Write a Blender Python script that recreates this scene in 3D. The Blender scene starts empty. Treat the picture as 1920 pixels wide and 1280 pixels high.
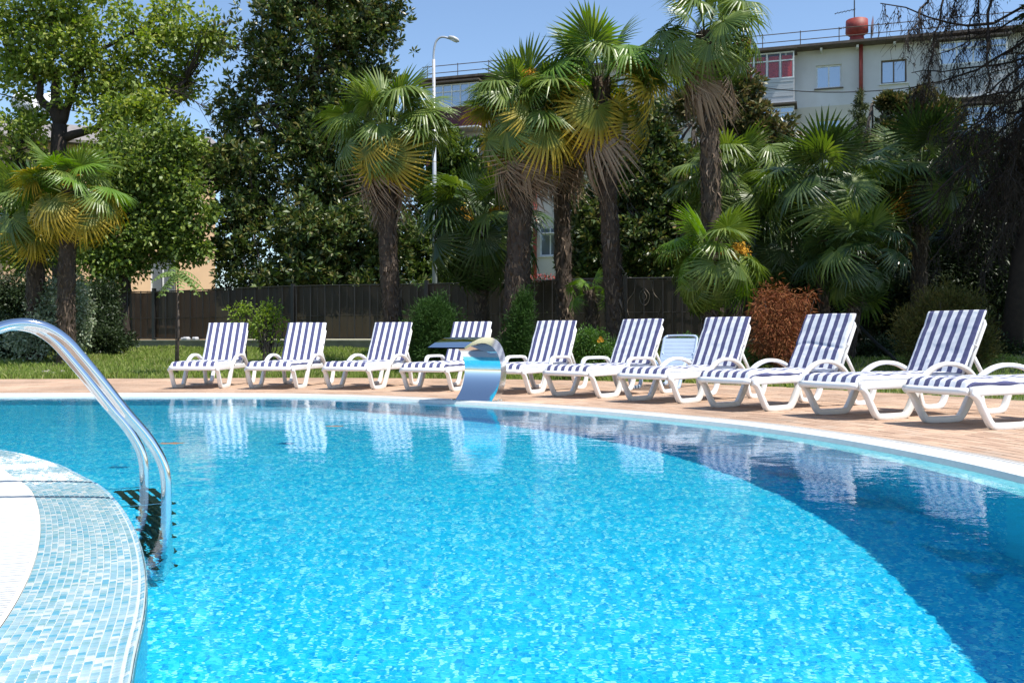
import bpy, bmesh, math, random
from mathutils import Vector, Matrix, noise
from mathutils.geometry import tessellate_polygon

# ------------------------------------------------------------------ scene, camera, sky, sun
scene = bpy.context.scene
C = scene.collection
R = math.radians
rnd = random.Random(7)

cam_data = bpy.data.cameras.new('camera')
cam_data.sensor_width = 36.0
cam_data.lens = 33.75
cam_data.clip_start = 0.05
cam_data.clip_end = 3000
cam = bpy.data.objects.new('camera', cam_data)
C.objects.link(cam)
CAM_H = 0.70
FPX = 1800.0
cam.location = (0, 0, CAM_H)
cam.rotation_euler = (R(90), 0, 0)
scene.camera = cam

SUN_EL = R(62.0)
SUN_AZ = Vector((0.87, -0.49, 0)).normalized()      # horizontal direction towards the sun
world = bpy.data.worlds.new('World')
scene.world = world
world.use_nodes = True
wn = world.node_tree
bg = wn.nodes['Background']
sky = wn.nodes.new('ShaderNodeTexSky')
sky.sky_type = 'NISHITA'
sky.sun_disc = False
sky.sun_elevation = SUN_EL
sky.sun_rotation = math.atan2(SUN_AZ.x, SUN_AZ.y)
sky.air_density = 1.0
sky.dust_density = 0.1
sky.ozone_density = 3.0
wn.links.new(sky.outputs[0], bg.inputs[0])
bg.inputs[1].default_value = 0.13

sun_data = bpy.data.lights.new('sun', 'SUN')
sun_data.energy = 4.9
sun_data.angle = R(0.5)
sun_data.color = (1.0, 0.955, 0.88)
sun = bpy.data.objects.new('sun', sun_data)
C.objects.link(sun)
to_sun = Vector((SUN_AZ.x * math.cos(SUN_EL), SUN_AZ.y * math.cos(SUN_EL), math.sin(SUN_EL)))
sun.rotation_euler = to_sun.to_track_quat('Z', 'Y').to_euler()
sun.location = to_sun * 60
sun_data.cycles.is_caustics_light = True

scene.view_settings.view_transform = 'Standard'
scene.view_settings.look = 'None'
scene.view_settings.gamma = 1
scene.view_settings.exposure = 0.58
scene.view_settings.use_curve_mapping = False
scene.cycles.max_bounces = 10
scene.cycles.diffuse_bounces = 3
scene.cycles.glossy_bounces = 4
scene.cycles.transmission_bounces = 6
scene.cycles.transparent_max_bounces = 12
scene.cycles.sample_clamp_indirect = 6.0
scene.cycles.blur_glossy = 0.5

# ------------------------------------------------------------------ helpers
def W3(px, py, z=0.0):
    """measured photo point lying on a horizontal plane of height z -> world"""
    d = FPX * (CAM_H - z) / (py - 640.0)
    return Vector(((px - 960.0) * d / FPX, d, z))

def at(px, py, d):
    """measured photo point at distance d -> world"""
    return Vector(((px - 960.0) * d / FPX, d, CAM_H - (py - 640.0) * d / FPX))

def mesh_obj(name, verts, faces, mats, parent=None, smooth=False, mi=None):
    me = bpy.data.meshes.new(name)
    me.from_pydata([tuple(v) for v in verts], [], faces)
    for m in (mats if isinstance(mats, (list, tuple)) else [mats]):
        me.materials.append(m)
    if mi is not None:
        me.polygons.foreach_set('material_index', mi)
    if smooth:
        me.polygons.foreach_set('use_smooth', [True] * len(me.polygons))
    me.update()
    o = bpy.data.objects.new(name, me)
    C.objects.link(o)
    if parent: o.parent = parent
    return o

def share(name, me, parent=None, loc=(0, 0, 0), rot=(0, 0, 0), scale=(1, 1, 1)):
    o = bpy.data.objects.new(name, me)
    C.objects.link(o)
    if parent: o.parent = parent
    o.location = loc; o.rotation_euler = rot; o.scale = scale
    return o

def empty(name, loc=(0, 0, 0), rz=0):
    o = bpy.data.objects.new(name, None)
    C.objects.link(o); o.location = loc; o.rotation_euler = (0, 0, rz)
    o.empty_display_size = 0.1
    return o

def tag(o, label=None, cat=None, group=None, kind=None):
    if label: o['label'] = label
    if cat: o['category'] = cat
    if group: o['group'] = group
    if kind: o['kind'] = kind
    return o

class MB:
    """collects plain geometry for one mesh"""
    def __init__(s): s.v = []; s.f = []; s.m = []; s.mat = 0
    def add(s, vs, fs):
        b = len(s.v); s.v += [Vector(v) for v in vs]
        for f in fs: s.f.append(tuple(i + b for i in f)); s.m.append(s.mat)
    def box(s, c, size, rz=0, M=None):
        hx, hy, hz = size[0]/2, size[1]/2, size[2]/2
        vs = [Vector((x, y, z)) for x in (-hx, hx) for y in (-hy, hy) for z in (-hz, hz)]
        if M is None: M = Matrix.Rotation(rz, 3, 'Z')
        vs = [M @ v + Vector(c) for v in vs]
        s.add(vs, [(0,1,3,2),(4,6,7,5),(0,4,5,1),(2,3,7,6),(0,2,6,4),(1,5,7,3)])
    def tube(s, pts, r, n=8, cap=True, sx=1.0, up=None):
        pts = [Vector(p) for p in pts]
        rs = r if isinstance(r, (list, tuple)) else [r]*len(pts)
        rings = []; prev = None
        for i, p in enumerate(pts):
            t = (pts[min(i+1, len(pts)-1)] - pts[max(i-1, 0)])
            if t.length < 1e-9: t = Vector((0,0,1))
            t.normalize()
            ref = prev if prev is not None else (Vector(up) if up else (Vector((0,0,1)) if abs(t.z) < .9 else Vector((1,0,0))))
            a = ref - t * ref.dot(t)
            if a.length < 1e-6: a = Vector((1,0,0)) - t * t.x
            a.normalize(); b = t.cross(a); prev = a
            rings.append([p + (a*math.cos(2*math.pi*k/n)*sx + b*math.sin(2*math.pi*k/n))*rs[i] for k in range(n)])
        vs = [v for rg in rings for v in rg]; fs = []
        for i in range(len(pts)-1):
            for k in range(n):
                fs.append((i*n+k, i*n+(k+1)%n, (i+1)*n+(k+1)%n, (i+1)*n+k))
        if cap:
            fs.append(tuple(reversed(range(n)))); fs.append(tuple(range((len(pts)-1)*n, len(pts)*n)))
        s.add(vs, fs)
    def extrude(s, poly, y0, y1):
        """closed xz polygon extruded along y"""
        n = len(poly)
        vs = [(p[0], y0, p[1]) for p in poly] + [(p[0], y1, p[1]) for p in poly]
        fs = [(i, (i+1) % n, n+(i+1) % n, n+i) for i in range(n)] + [tuple(reversed(range(n))), tuple(range(n, 2*n))]
        s.add(vs, fs)
    def build(s, name, mats, parent=None, smooth=False):
        return mesh_obj(name, s.v, s.f, mats, parent, smooth, s.m)

def catmull(pts, n=8, closed=False):
    pts = [Vector(p) for p in pts]; out = []
    m = len(pts)
    rng = range(m if closed else m-1)
    for i in rng:
        g = (lambda k: pts[k % m]) if closed else (lambda k: pts[max(0, min(m-1, k))])
        p0, p1, p2, p3 = g(i-1), g(i), g(i+1), g(i+2)
        for j in range(n):
            t = j/n
            out.append(0.5*((2*p1) + (p2-p0)*t + (2*p0-5*p1+4*p2-p3)*t*t + (-p0+3*p1-3*p2+p3)*t**3))
    if not closed: out.append(pts[-1].copy())
    return out

def resample(pts, step):
    L = [0.0]
    for a, b in zip(pts, pts[1:]): L.append(L[-1] + (b-a).length)
    n = max(2, int(round(L[-1]/step))); out = []; k = 0
    for i in range(n+1):
        s_ = L[-1]*i/n
        while k < len(L)-2 and L[k+1] < s_: k += 1
        t = (s_-L[k])/max(1e-9, L[k+1]-L[k])
        out.append(pts[k].lerp(pts[k+1], t))
    return out

def offset(pts, d):
    """shift an open 2D path to its left by d"""
    out = []
    for i, p in enumerate(pts):
        t = (pts[min(i+1, len(pts)-1)] - pts[max(i-1, 0)]); t.z = 0; t.normalize()
        out.append(p + Vector((-t.y, t.x, 0))*d)
    return out

# ---- materials
def nt(name):
    m = bpy.data.materials.new(name); m.use_nodes = True
    n = m.node_tree
    return m, n, n.nodes['Principled BSDF']

def N(n, typ, **kw):
    x = n.nodes.new(typ)
    for k, v in kw.items():
        if k.startswith('i_'):
            key = k[2:]; key = int(key) if key.isdigit() else key.replace('_', ' ')
            x.inputs[key].default_value = v
        else: setattr(x, k, v)
    return x

def ramp(n, stops, interp='LINEAR'):
    r = n.nodes.new('ShaderNodeValToRGB'); cr = r.color_ramp; cr.interpolation = interp
    while len(cr.elements) < len(stops): cr.elements.new(0.5)
    for e, (p, c) in zip(cr.elements, stops):
        e.position = p; e.color = tuple(c)+((1,) if len(c) == 3 else ())
    return r

def simple(name, col, rough=0.5, var=0.15, scale=6.0, bump=0.0, metal=0.0, spec=0.5, trans=0.0, perobj=0.0, dirt=None):
    m, n, b = nt(name)
    tc = N(n, 'ShaderNodeTexCoord')
    no = N(n, 'ShaderNodeTexNoise', i_Scale=scale, i_Detail=6.0)
    n.links.new(tc.outputs['Object'], no.inputs['Vector'])
    c0 = tuple(c*(1-var) for c in col); c1 = tuple(min(1, c*(1+var)) for c in col)
    r = ramp(n, [(0.3, c0), (0.7, c1)])
    n.links.new(no.outputs['Fac'], r.inputs[0])
    out = r.outputs[0]
    if dirt:
        n2 = N(n, 'ShaderNodeTexNoise', i_Scale=scale*.3, i_Detail=8.0)
        n.links.new(tc.outputs['Object'], n2.inputs['Vector'])
        r2 = ramp(n, [(0.5, (0, 0, 0)), (0.75, (1, 1, 1))])
        n.links.new(n2.outputs['Fac'], r2.inputs[0])
        mx = N(n, 'ShaderNodeMix', data_type='RGBA'); mx.inputs[7].default_value = (*dirt, 1)
        n.links.new(r2.outputs[0], mx.inputs[0]); n.links.new(out, mx.inputs[6]); out = mx.outputs[2]
    if perobj:
        oi = N(n, 'ShaderNodeObjectInfo'); hs = N(n, 'ShaderNodeHueSaturation')
        mr = N(n, 'ShaderNodeMapRange'); mr.inputs[3].default_value = 1-perobj; mr.inputs[4].default_value = 1+perobj
        n.links.new(oi.outputs['Random'], mr.inputs[0]); n.links.new(mr.outputs[0], hs.inputs['Value'])
        n.links.new(out, hs.inputs['Color']); out = hs.outputs[0]
    n.links.new(out, b.inputs['Base Color'])
    b.inputs['Roughness'].default_value = rough
    b.inputs['Metallic'].default_value = metal
    b.inputs['Specular IOR Level'].default_value = spec
    if bump:
        bp = N(n, 'ShaderNodeBump', i_Strength=bump, i_Distance=0.02)
        n.links.new(no.outputs['Fac'], bp.inputs['Height']); n.links.new(bp.outputs[0], b.inputs['Normal'])
    return m
# ------------------------------------------------------------------ pool outline (world metres, measured)
Z_WATER = -0.03
POOL_D = 1.5
far_outer = [(-13.5, 11.2, 0), (-11, 12.4, 0), (-8.6, 12.85, 0), (-6.2, 13.02, 0), (-4.2, 13.02, 0), (-2.9, 12.86, 0), (-1.6, 12.28, 0), (-0.4, 11.36, 0),
             (0.42, 10.62, 0), (1.1, 9.84, 0), (1.68, 9.0, 0), (2.16, 8.2, 0), (2.55, 7.2, 0), (2.80, 6.2, 0), (2.93, 5.2, 0),
             (2.93, 4.0, 0), (2.78, 2.6, 0), (2.4, 1.2, 0), (1.9, 0.0, 0), (1.3, -1.2, 0), (1.1, -2.6, 0)]
far_outer = resample(catmull([Vector(p) for p in far_outer], 12), 0.10)
far_in = offset(far_outer, -0.30)        # inner edge of the white grate
far_lip = offset(far_outer, -0.52)       # where the wall drops
near_lip = [(-13.5, 9.6, 0), (-9.5, 8.5, 0), (-6.6, 7.75, 0), (-4.6, 7.0, 0), (-3.42, 6.38, 0), (-2.72, 5.70, 0), (-2.34, 5.2, 0), (-2.02, 4.75, 0),
            (-1.76, 4.3, 0), (-1.53, 3.86, 0), (-1.32, 3.42, 0), (-1.14, 3.0, 0), (-0.99, 2.6, 0), (-0.86, 2.2, 0), (-0.74, 1.85, 0),
            (-0.58, 1.4, 0), (-0.38, 0.8, 0), (-0.25, 0.1, 0), (-0.35, -1.0, 0), (-0.6, -2.6, 0)]
near_lip = resample(catmull([Vector(p) for p in near_lip], 12), 0.04)
near_in = offset(near_lip, -0.33)        # mosaic / grate line (path runs towards the camera, deck is on its right)
near_out = offset(near_lip, -0.63)

# ---- materials of the pool
def mosaic_floor():
    m, n, b = nt('pool_mosaic')
    tc = N(n, 'ShaderNodeTexCoord')
    mp = N(n, 'ShaderNodeMapping'); mp.inputs['Scale'].default_value = (62, 62, 62)
    n.links.new(tc.outputs['Object'], mp.inputs['Vector'])
    vo = N(n, 'ShaderNodeTexVoronoi', feature='F1', distance='CHEBYCHEV', i_Scale=1.0, i_Randomness=0.0)
    n.links.new(mp.outputs[0], vo.inputs['Vector'])
    sep = N(n, 'ShaderNodeSeparateColor'); n.links.new(vo.outputs['Color'], sep.inputs[0])
    r = ramp(n, [(0.0, (0.004, 0.38, 0.72)), (0.14, (0.012, 0.51, 0.80)), (0.42, (0.030, 0.61, 0.84)), (0.66, (0.14, 0.74, 0.88)), (0.84, (0.80, 0.94, 0.95))], 'CONSTANT')
    n.links.new(sep.outputs[0], r.inputs[0])
    gr = N(n, 'ShaderNodeMath', operation='GREATER_THAN'); gr.inputs[1].default_value = 0.455; n.links.new(vo.outputs['Distance'], gr.inputs[0])
    mx = N(n, 'ShaderNodeMix', data_type='RGBA'); mx.inputs[7].default_value = (0.12, 0.68, 0.84, 1)
    n.links.new(gr.outputs[0], mx.inputs[0]); n.links.new(r.outputs[0], mx.inputs[6]); n.links.new(mx.outputs[2], b.inputs['Base Color'])
    b.inputs['Roughness'].default_value = 0.3
    return m
M_mosaic = mosaic_floor()

def water_mat():
    m, n, b = nt('pool_water')
    n.nodes.remove(b)
    tc = N(n, 'ShaderNodeTexCoord')
    rf = N(n, 'ShaderNodeBsdfRefraction', i_IOR=1.33, i_Roughness=0.0)
    rf.inputs['Color'].default_value = (0.58, 0.97, 1.0, 1)
    gl = N(n, 'ShaderNodeBsdfGlossy', i_Roughness=0.0)
    fr = N(n, 'ShaderNodeFresnel', i_IOR=1.33)
    mx = N(n, 'ShaderNodeMixShader')
    n1 = N(n, 'ShaderNodeTexNoise', i_Scale=7.0, i_Detail=3.0, i_Roughness=0.55)
    mp = N(n, 'ShaderNodeMapping'); mp.inputs['Scale'].default_value = (1.0, 1.25, 1.0)
    n.links.new(tc.outputs['Object'], mp.inputs['Vector']); n.links.new(mp.outputs[0], n1.inputs['Vector'])
    bp = N(n, 'ShaderNodeBump', i_Strength=1.0, i_Distance=0.0019)
    n.links.new(n1.outputs['Fac'], bp.inputs['Height'])
    for x in (rf, gl, fr): n.links.new(bp.outputs[0], x.inputs['Normal'])
    n.links.new(fr.outputs[0], mx.inputs[0]); n.links.new(rf.outputs[0], mx.inputs[1]); n.links.new(gl.outputs[0], mx.inputs[2])
    n.links.new(mx.outputs[0], n.nodes['Material Output'].inputs[0])
    return m
M_water = water_mat()

# ---- pool shell: floor and walls
poly = [p.copy() for p in far_lip] + [p.copy() for p in reversed(near_lip)]
tri = tessellate_polygon([poly])
floor_o = mesh_obj('pool_floor', [Vector((p.x, p.y, -POOL_D)) for p in poly], [tuple(t) for t in tri], M_mosaic)
tag(floor_o, kind='structure')
for nm, path, flip in (('pool_wall', far_lip, 0), ('pool_wall', near_lip, 1)):
    k = len(path); zt = -0.060 if not flip else -0.060
    vs = [Vector((p.x, p.y, zt)) for p in path] + [Vector((p.x, p.y, -POOL_D)) for p in path]
    o = mesh_obj(nm, vs, [(i, i+1, k+i+1, k+i) for i in range(k-1)], M_mosaic, smooth=True); tag(o, kind='structure')
    o.cycles.is_caustics_receiver = True
floor_o.cycles.is_caustics_receiver = True

# ---- water surface
def make_water():
    x0, x1, y0, y1, st = -13.4, 3.1, -2.6, 13.1, 0.05
    nx = int((x1-x0)/st); ny = int((y1-y0)/st)
    vs = []; fs = []
    for j in range(ny+1):
        for i in range(nx+1):
            x = x0+i*st; y = y0+j*st
            h = 0.0010*noise.noise(Vector((x*2.2, y*2.6, 0))) + 0.0006*noise.noise(Vector((x*6.0, y*6.5, 4)))
            vs.append((x, y, Z_WATER+h))
    for j in range(ny):
        for i in range(nx):
            a = j*(nx+1)+i; fs.append((a, a+1, a+nx+2, a+nx+1))
    o = mesh_obj('water', vs, fs, M_water, smooth=True)
    tag(o, kind='structure')
    o.cycles.is_caustics_caster = True
    return o
make_water()
# ------------------------------------------------------------------ rims, grates, paving
import numpy as np
M_white = simple('white_plastic_grate', (0.64, 0.64, 0.62), 0.45, 0.05, 20)
M_gap = simple('gutter_shade', (0.06, 0.06, 0.06), 0.8)  # bed colour darkened to stand for the shade between the slats
M_grout = simple('grout', (0.40, 0.46, 0.47), 0.8, 0.08, 60)
M_granite = simple('granite_strip', (0.34, 0.31, 0.28), 0.8, 0.5, 90)
TILE_COLS = [((0.23, 0.40, 0.47), .26), ((0.33, 0.46, 0.50), .18), ((0.50, 0.55, 0.55), .16), ((0.11, 0.33, 0.44), .13), ((0.27, 0.43, 0.49), .17), ((0.19, 0.37, 0.41), .10)]
def tile_mat(i, c):
    m = simple('glass_tile', c, 0.12, 0.10, 30, perobj=0.06); return m
M_tiles = [tile_mat(i, c[0]) for i, c in enumerate(TILE_COLS)]
tile_w = [c[1] for c in TILE_COLS]

def strip(name, a, b, za, zb, mat, parent=None, kind='structure', smooth=False):
    k = min(len(a), len(b))
    a = a if len(a) == k else resample(a, 1e9 if k < 2 else sum((q-p).length for p, q in zip(a, a[1:]))/(k-1))
    vs = [Vector((p.x, p.y, za)) for p in a[:k]] + [Vector((p.x, p.y, zb)) for p in b[:k]]
    k = len(vs)//2
    o = mesh_obj(name, vs, [(i, i+1, k+i+1, k+i) for i in range(k-1)], mat, parent, smooth)
    if kind: tag(o, kind=kind)
    return o

# far side: submerged mosaic lip, white grate, granite strip
def lip_far_mat():
    m, n, b = nt('far_lip_mosaic')
    tc = N(n, 'ShaderNodeTexCoord'); mp = N(n, 'ShaderNodeMapping'); mp.inputs['Scale'].default_value = (50, 50, 50)
    mp.inputs['Rotation'].default_value = (0, 0, 0.9)
    n.links.new(tc.outputs['Object'], mp.inputs['Vector'])
    vo = N(n, 'ShaderNodeTexVoronoi', distance='CHEBYCHEV', i_Scale=1.0, i_Randomness=0.0)
    n.links.new(mp.outputs[0], vo.inputs['Vector'])
    sep = N(n, 'ShaderNodeSeparateColor'); n.links.new(vo.outputs['Color'], sep.inputs[0])
    r = ramp(n, [(0, (.50, .68, .72)), (.25, (.58, .73, .76)), (.5, (.66, .76, .78)), (.7, (.24, .52, .64)), (.85, (.78, .84, .84))], 'CONSTANT')
    n.links.new(sep.outputs[0], r.inputs[0]); n.links.new(r.outputs[0], b.inputs['Base Color']); b.inputs['Roughness'].default_value = .15
    return m
M_lipfar = lip_far_mat()
lipo = strip('pool_lip', far_in, far_lip, -0.037, -0.060, M_lipfar); lipo.cycles.is_caustics_receiver = True
gut = strip('pool_gutter', far_outer, far_in, -0.03, -0.03, M_gap)
mb = MB()
pa, pb = far_outer, far_in
def seg(pa, pb, t):
    k = min(int(t), len(pa)-2); f = t-k
    return pa[k].lerp(pa[k+1], f), pb[k].lerp(pb[k+1], f)
t = 0.0
while t < len(pa)-2:
    a0, b0 = seg(pa, pb, t); a1, b1 = seg(pa, pb, t+0.20)
    h = Vector((0, 0, .0)); dz = Vector((0, 0, -.022))
    mb.add([a0, a1, b1, b0, a0+dz, a1+dz, b1+dz, b0+dz], [(3,2,1,0), (0,1,5,4), (1,2,6,5), (2,3,7,6), (3,0,4,7)])
    t += 0.25
o = mb.build('slats', M_white, gut); tag(o, kind='stuff')
for pth, w, nm in ((far_outer, 0.016, 'grate_frame'), (far_in, 0.014, 'grate_frame')):
    q0 = pth; q1 = offset(pth, -w if pth is far_outer else w)
    k = len(q0); zt = .003
    vs = [Vector((p.x, p.y, zt)) for p in q0] + [Vector((p.x, p.y, zt)) for p in q1] + [Vector((p.x, p.y, -.045)) for p in q0] + [Vector((p.x, p.y, -.045)) for p in q1]
    fs = []
    for i in range(k-1): fs += [(i, i+1, k+i+1, k+i), (i, 2*k+i, 2*k+i+1, i+1), (k+i, k+i+1, 3*k+i+1, 3*k+i)]
    mesh_obj(nm, vs, fs, M_white, gut)
strip('edge_trim', far_in, offset(far_outer, -0.318), 0.0028, -0.036, M_white, gut, None)
gr_out = offset(far_outer, 0.07)
strip('granite_kerb', gr_out, far_outer, 0.001, 0.001, M_granite)

# near side: dry mosaic rim made of real tiles
rim_prof = [(0.33, 0.0), (0.20, -0.002), (0.10, -0.005), (0.05, -0.008), (0.026, -0.012), (0.011, -0.020), (0.003, -0.031), (0.0, -0.046), (0.0, -0.06)]
kn = len(near_lip)
vs = []; offs = [offset(near_lip, -p[0]) for p in rim_prof]
for (d_, z_), pth in zip(rim_prof, offs): vs += [Vector((p.x, p.y, z_-0.003)) for p in pth]
fs = [(r_*kn+i, (r_+1)*kn+i, (r_+1)*kn+i+1, r_*kn+i+1) for r_ in range(len(rim_prof)-1) for i in range(kn-1)]
rim = mesh_obj('pool_rim', vs, fs, M_grout, smooth=True); tag(rim, kind='structure')
rim.cycles.is_caustics_receiver = True
def tile_me(mat):
    s_ = 0.0093; b_ = 0.0078; h = 0.0022
    v = [(-s_, -s_, 0), (s_, -s_, 0), (s_, s_, 0), (-s_, s_, 0), (-b_, -b_, h), (b_, -b_, h), (b_, b_, h), (-b_, b_, h)]
    me = bpy.data.meshes.new('tile'); me.from_pydata(v, [], [(4,5,6,7), (0,1,5,4), (1,2,6,5), (2,3,7,6), (3,0,4,7)])
    me.materials.append(mat); return me
tile_mes = [tile_me(m) for m in M_tiles]
rows = []; acc = 0.33-0.0105; prof_s = [0.0]
for a, b in zip(rim_prof, rim_prof[1:]): prof_s.append(prof_s[-1]+math.hypot(b[0]-a[0], b[1]-a[1]))
sdist = 0.0105
while sdist < prof_s[-1]-0.01:
    k = max(i for i in range(len(prof_s)) if prof_s[i] <= sdist); k = min(k, len(rim_prof)-2)
    f = (sdist-prof_s[k])/(prof_s[k+1]-prof_s[k])
    o_ = rim_prof[k][0]*(1-f)+rim_prof[k+1][0]*f; z_ = rim_prof[k][1]*(1-f)+rim_prof[k+1][1]*f
    tilt = math.atan2(rim_prof[k][1]-rim_prof[k+1][1], rim_prof[k][0]-rim_prof[k+1][0])
    rows.append((o_, z_, tilt)); sdist += 0.0203
tiles = []
lip_vis = [p for p in near_lip if 1.5 < p.y < 7.6]
for (o_, z_, tilt) in rows:
    pth = resample(offset(lip_vis, -o_), 0.0203)
    sh = rnd.random()
    for i in range(len(pth)-2):
        p = pth[i].lerp(pth[i+1], sh); tn = (pth[i+1]-pth[i]); az = math.atan2(tn.y, tn.x)
        M = Matrix.Rotation(az, 4, 'Z') @ Matrix.Rotation(tilt, 4, 'X') @ Matrix.Rotation(rnd.gauss(0, .012), 4, 'Z') @ Matrix.Rotation(rnd.gauss(0, .01), 4, 'X')
        ci = rnd.choices(range(6), tile_w)[0]
        tiles.append((p.y, Matrix.Translation((p.x, p.y, z_-0.0025+rnd.gauss(0, .0002))) @ M, ci))
def in_view(p, margin=0):
    if p.y <= 0.3: return False
    x = 960+1800*p.x/p.y; y = 640-(p.z-CAM_H)*1800/p.y
    return -margin < x < 1920+margin and -margin < y < 1280+margin
vis = sorted([t_ for t_ in tiles if in_view(t_[1].translation) and t_[1].translation.z > -0.03], key=lambda t_: t_[0])
sel = set(id(t_) for t_ in vis[:290])
rest = [[] for _ in range(6)]
for t_ in tiles:
    if id(t_) in sel:
        o = bpy.data.objects.new('tile', tile_mes[t_[2]]); C.objects.link(o); o.parent = rim; o.matrix_local = t_[1]; o.cycles.is_caustics_receiver = True
    else: rest[t_[2]].append(t_[1])
mb = MB()
base = [Vector(v.co) for v in tile_mes[0].vertices]; bf = [tuple(p.vertices) for p in tile_mes[0].polygons]
for ci in range(6):
    mb.mat = ci
    for M in rest[ci]: mb.add([M @ v for v in base], bf)
o = mb.build('tiles', M_tiles, rim); tag(o, kind='stuff'); o.cycles.is_caustics_receiver = True

gut2 = strip('pool_gutter', near_in, near_out, -0.03, -0.03, M_gap)
o = strip('rim_edging', near_in, offset(near_in, -0.014), 0.0006, 0.0006, simple('cream_joint', (0.75, 0.68, 0.58), .7), gut2, None)
vis_in = [p for p in near_in if 1.2 < p.y < 7.5]
pin = resample(offset(vis_in, -0.008), 0.025); pout = resample(offset(vis_in, -0.30), 0.001)
L_in = len(pin)
slat_me = None
sv = []
for i in range(L_in-1):
    tn = (pin[i+1]-pin[i]).normalized(); nrm = Vector((tn.y, -tn.x, 0))
    c = pin[i]+nrm*0.145
    sv.append((c, math.atan2(tn.y, tn.x)))
mbs = MB(); mbs.box((0, 0, -0.011), (0.0135, 0.288, 0.022)); slat0 = mbs.build('slat', M_white, gut2); slat_me = slat0.data
first = True
for c, az in sv:
    if first: o = slat0; first = False
    else: o = share('slat', slat_me, gut2)
    o.location = (c.x, c.y, 0.002+rnd.gauss(0, .0004)); o.rotation_euler = (0, 0, az)

# deck
deck_edge = [(-22, 16.6), (-16, 17.2), (-9.5, 17.9), (-5.7, 18.4), (-2.7, 18.5), (0.97, 17.4), (2.98, 16.1), (4.08, 14.9), (5.05, 13.3), (6.0, 11.6), (7.2, 8.6), (8.0, 5), (8.2, 0), (8, -8)]
deck_edge = catmull([Vector((x, y, 0)) for x, y in deck_edge], 6)
def deck_y(x):
    for a, b in zip(deck_edge, deck_edge[1:]):
        if a.x <= x <= b.x and b.x > a.x: return a.y+(b.y-a.y)*(x-a.x)/(b.x-a.x)
    return 16.6 if x < 0 else 5.0
def clay_mat():
    m, n, b = nt('clay_paver')
    tc = N(n, 'ShaderNodeTexCoord'); geo = N(n, 'ShaderNodeNewGeometry'); oi = N(n, 'ShaderNodeObjectInfo')
    no = N(n, 'ShaderNodeTexNoise', i_Scale=0.7, i_Detail=4.0); n.links.new(geo.outputs['Position'], no.inputs['Vector'])
    fine = N(n, 'ShaderNodeTexNoise', i_Scale=120.0, i_Detail=3.0); n.links.new(geo.outputs['Position'], fine.inputs['Vector'])
    ad = N(n, 'ShaderNodeMath', operation='ADD'); n.links.new(geo.outputs['Random Per Island'], ad.inputs[0]); n.links.new(oi.outputs['Random'], ad.inputs[1])
    ad2 = N(n, 'ShaderNodeMath', operation='FRACT'); n.links.new(ad.outputs[0], ad2.inputs[0])
    r = ramp(n, [(0, (0.36, 0.205, 0.115)), (.35, (0.44, 0.265, 0.155)), (.7, (0.50, 0.305, 0.18)), (1, (0.43, 0.29, 0.19))])
    n.links.new(ad2.outputs[0], r.inputs[0])
    mx = N(n, 'ShaderNodeMix', data_type='RGBA', blend_type='OVERLAY'); mx.inputs[0].default_value = .5
    n.links.new(r.outputs[0], mx.inputs[6]); n.links.new(no.outputs['Color'], mx.inputs[7])
    bc = N(n, 'ShaderNodeHueSaturation', i_Saturation=0.84); n.links.new(r.outputs[0], bc.inputs['Color'])
    mr = N(n, 'ShaderNodeMapRange'); mr.inputs[1].default_value = .3; mr.inputs[2].default_value = .7; mr.inputs[3].default_value = .74; mr.inputs[4].default_value = 1.2
    n.links.new(no.outputs['Fac'], mr.inputs[0]); n.links.new(mr.outputs[0], bc.inputs['Value'])
    n.links.new(bc.outputs[0], b.inputs['Base Color'])
    bp = N(n, 'ShaderNodeBump', i_Strength=.5, i_Distance=.002); n.links.new(fine.outputs['Fac'], bp.inputs['Height']); n.links.new(bp.outputs[0], b.inputs['Normal'])
    b.inputs['Roughness'].default_value = .8
    return m
M_clay = clay_mat()
M_joint = simple('joint_sand', (0.27, 0.20, 0.15), .9, .2, 15)
outer_loop = list(deck_edge) + [Vector((-22, -8, 0))]
hole = [p.copy() for p in gr_out] + [p.copy() for p in reversed(near_out)]
hole = hole[::2]
tri = tessellate_polygon([outer_loop, hole])
patio = mesh_obj('patio', [Vector((p.x, p.y, -0.006)) for p in outer_loop+hole], [tuple(t_) for t_ in tri], M_joint)
tag(patio, kind='structure')
# pavers: courses that follow the pool edge
pv = []
k_ = 0
base_path = [p for p in far_outer if p.y > 2.0]
while k_ < 62:
    o_ = 0.075+k_*0.104
    pth = resample(offset(base_path, o_), 0.206)
    sh = 0.5*(k_ % 2)
    for i in range(len(pth)-2):
        p = pth[i].lerp(pth[i+1], sh); q = pth[i+1].lerp(pth[i+2], sh)
        c = (p+q)/2; c = c + Vector((0, 0, 0)); tn = (q-p)
        nrm = Vector((-tn.y, tn.x, 0)).normalized(); c = c+nrm*0.052
        if c.y > deck_y(c.x)-0.06: continue
        if not (-10.5 < c.x < 7.2): continue
        pv.append((c, math.atan2(tn.y, tn.x), tn.length))
    k_ += 1
def paver_verts(c, az, L, dz, tl):
    hx, hy, bv, t_ = L/2-.0022, .0495, .003, .008
    M = Matrix.Translation((c.x, c.y, dz)) @ Matrix.Rotation(az, 4, 'Z') @ Matrix.Rotation(tl, 4, 'X')
    v = [(-hx, -hy, -t_), (hx, -hy, -t_), (hx, hy, -t_), (-hx, hy, -t_), (-hx+bv, -hy+bv, 0), (hx-bv, -hy+bv, 0), (hx-bv, hy-bv, 0), (-hx+bv, hy-bv, 0)]
    return [M @ Vector(x) for x in v]
PF = [(4,5,6,7), (0,1,5,4), (1,2,6,5), (2,3,7,6), (3,0,4,7)]
vis = sorted([p for p in pv if in_view(p[0])], key=lambda p: p[0].y)
sel = set(id(p) for p in vis[:290])
mb = MB(); pme = None
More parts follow.
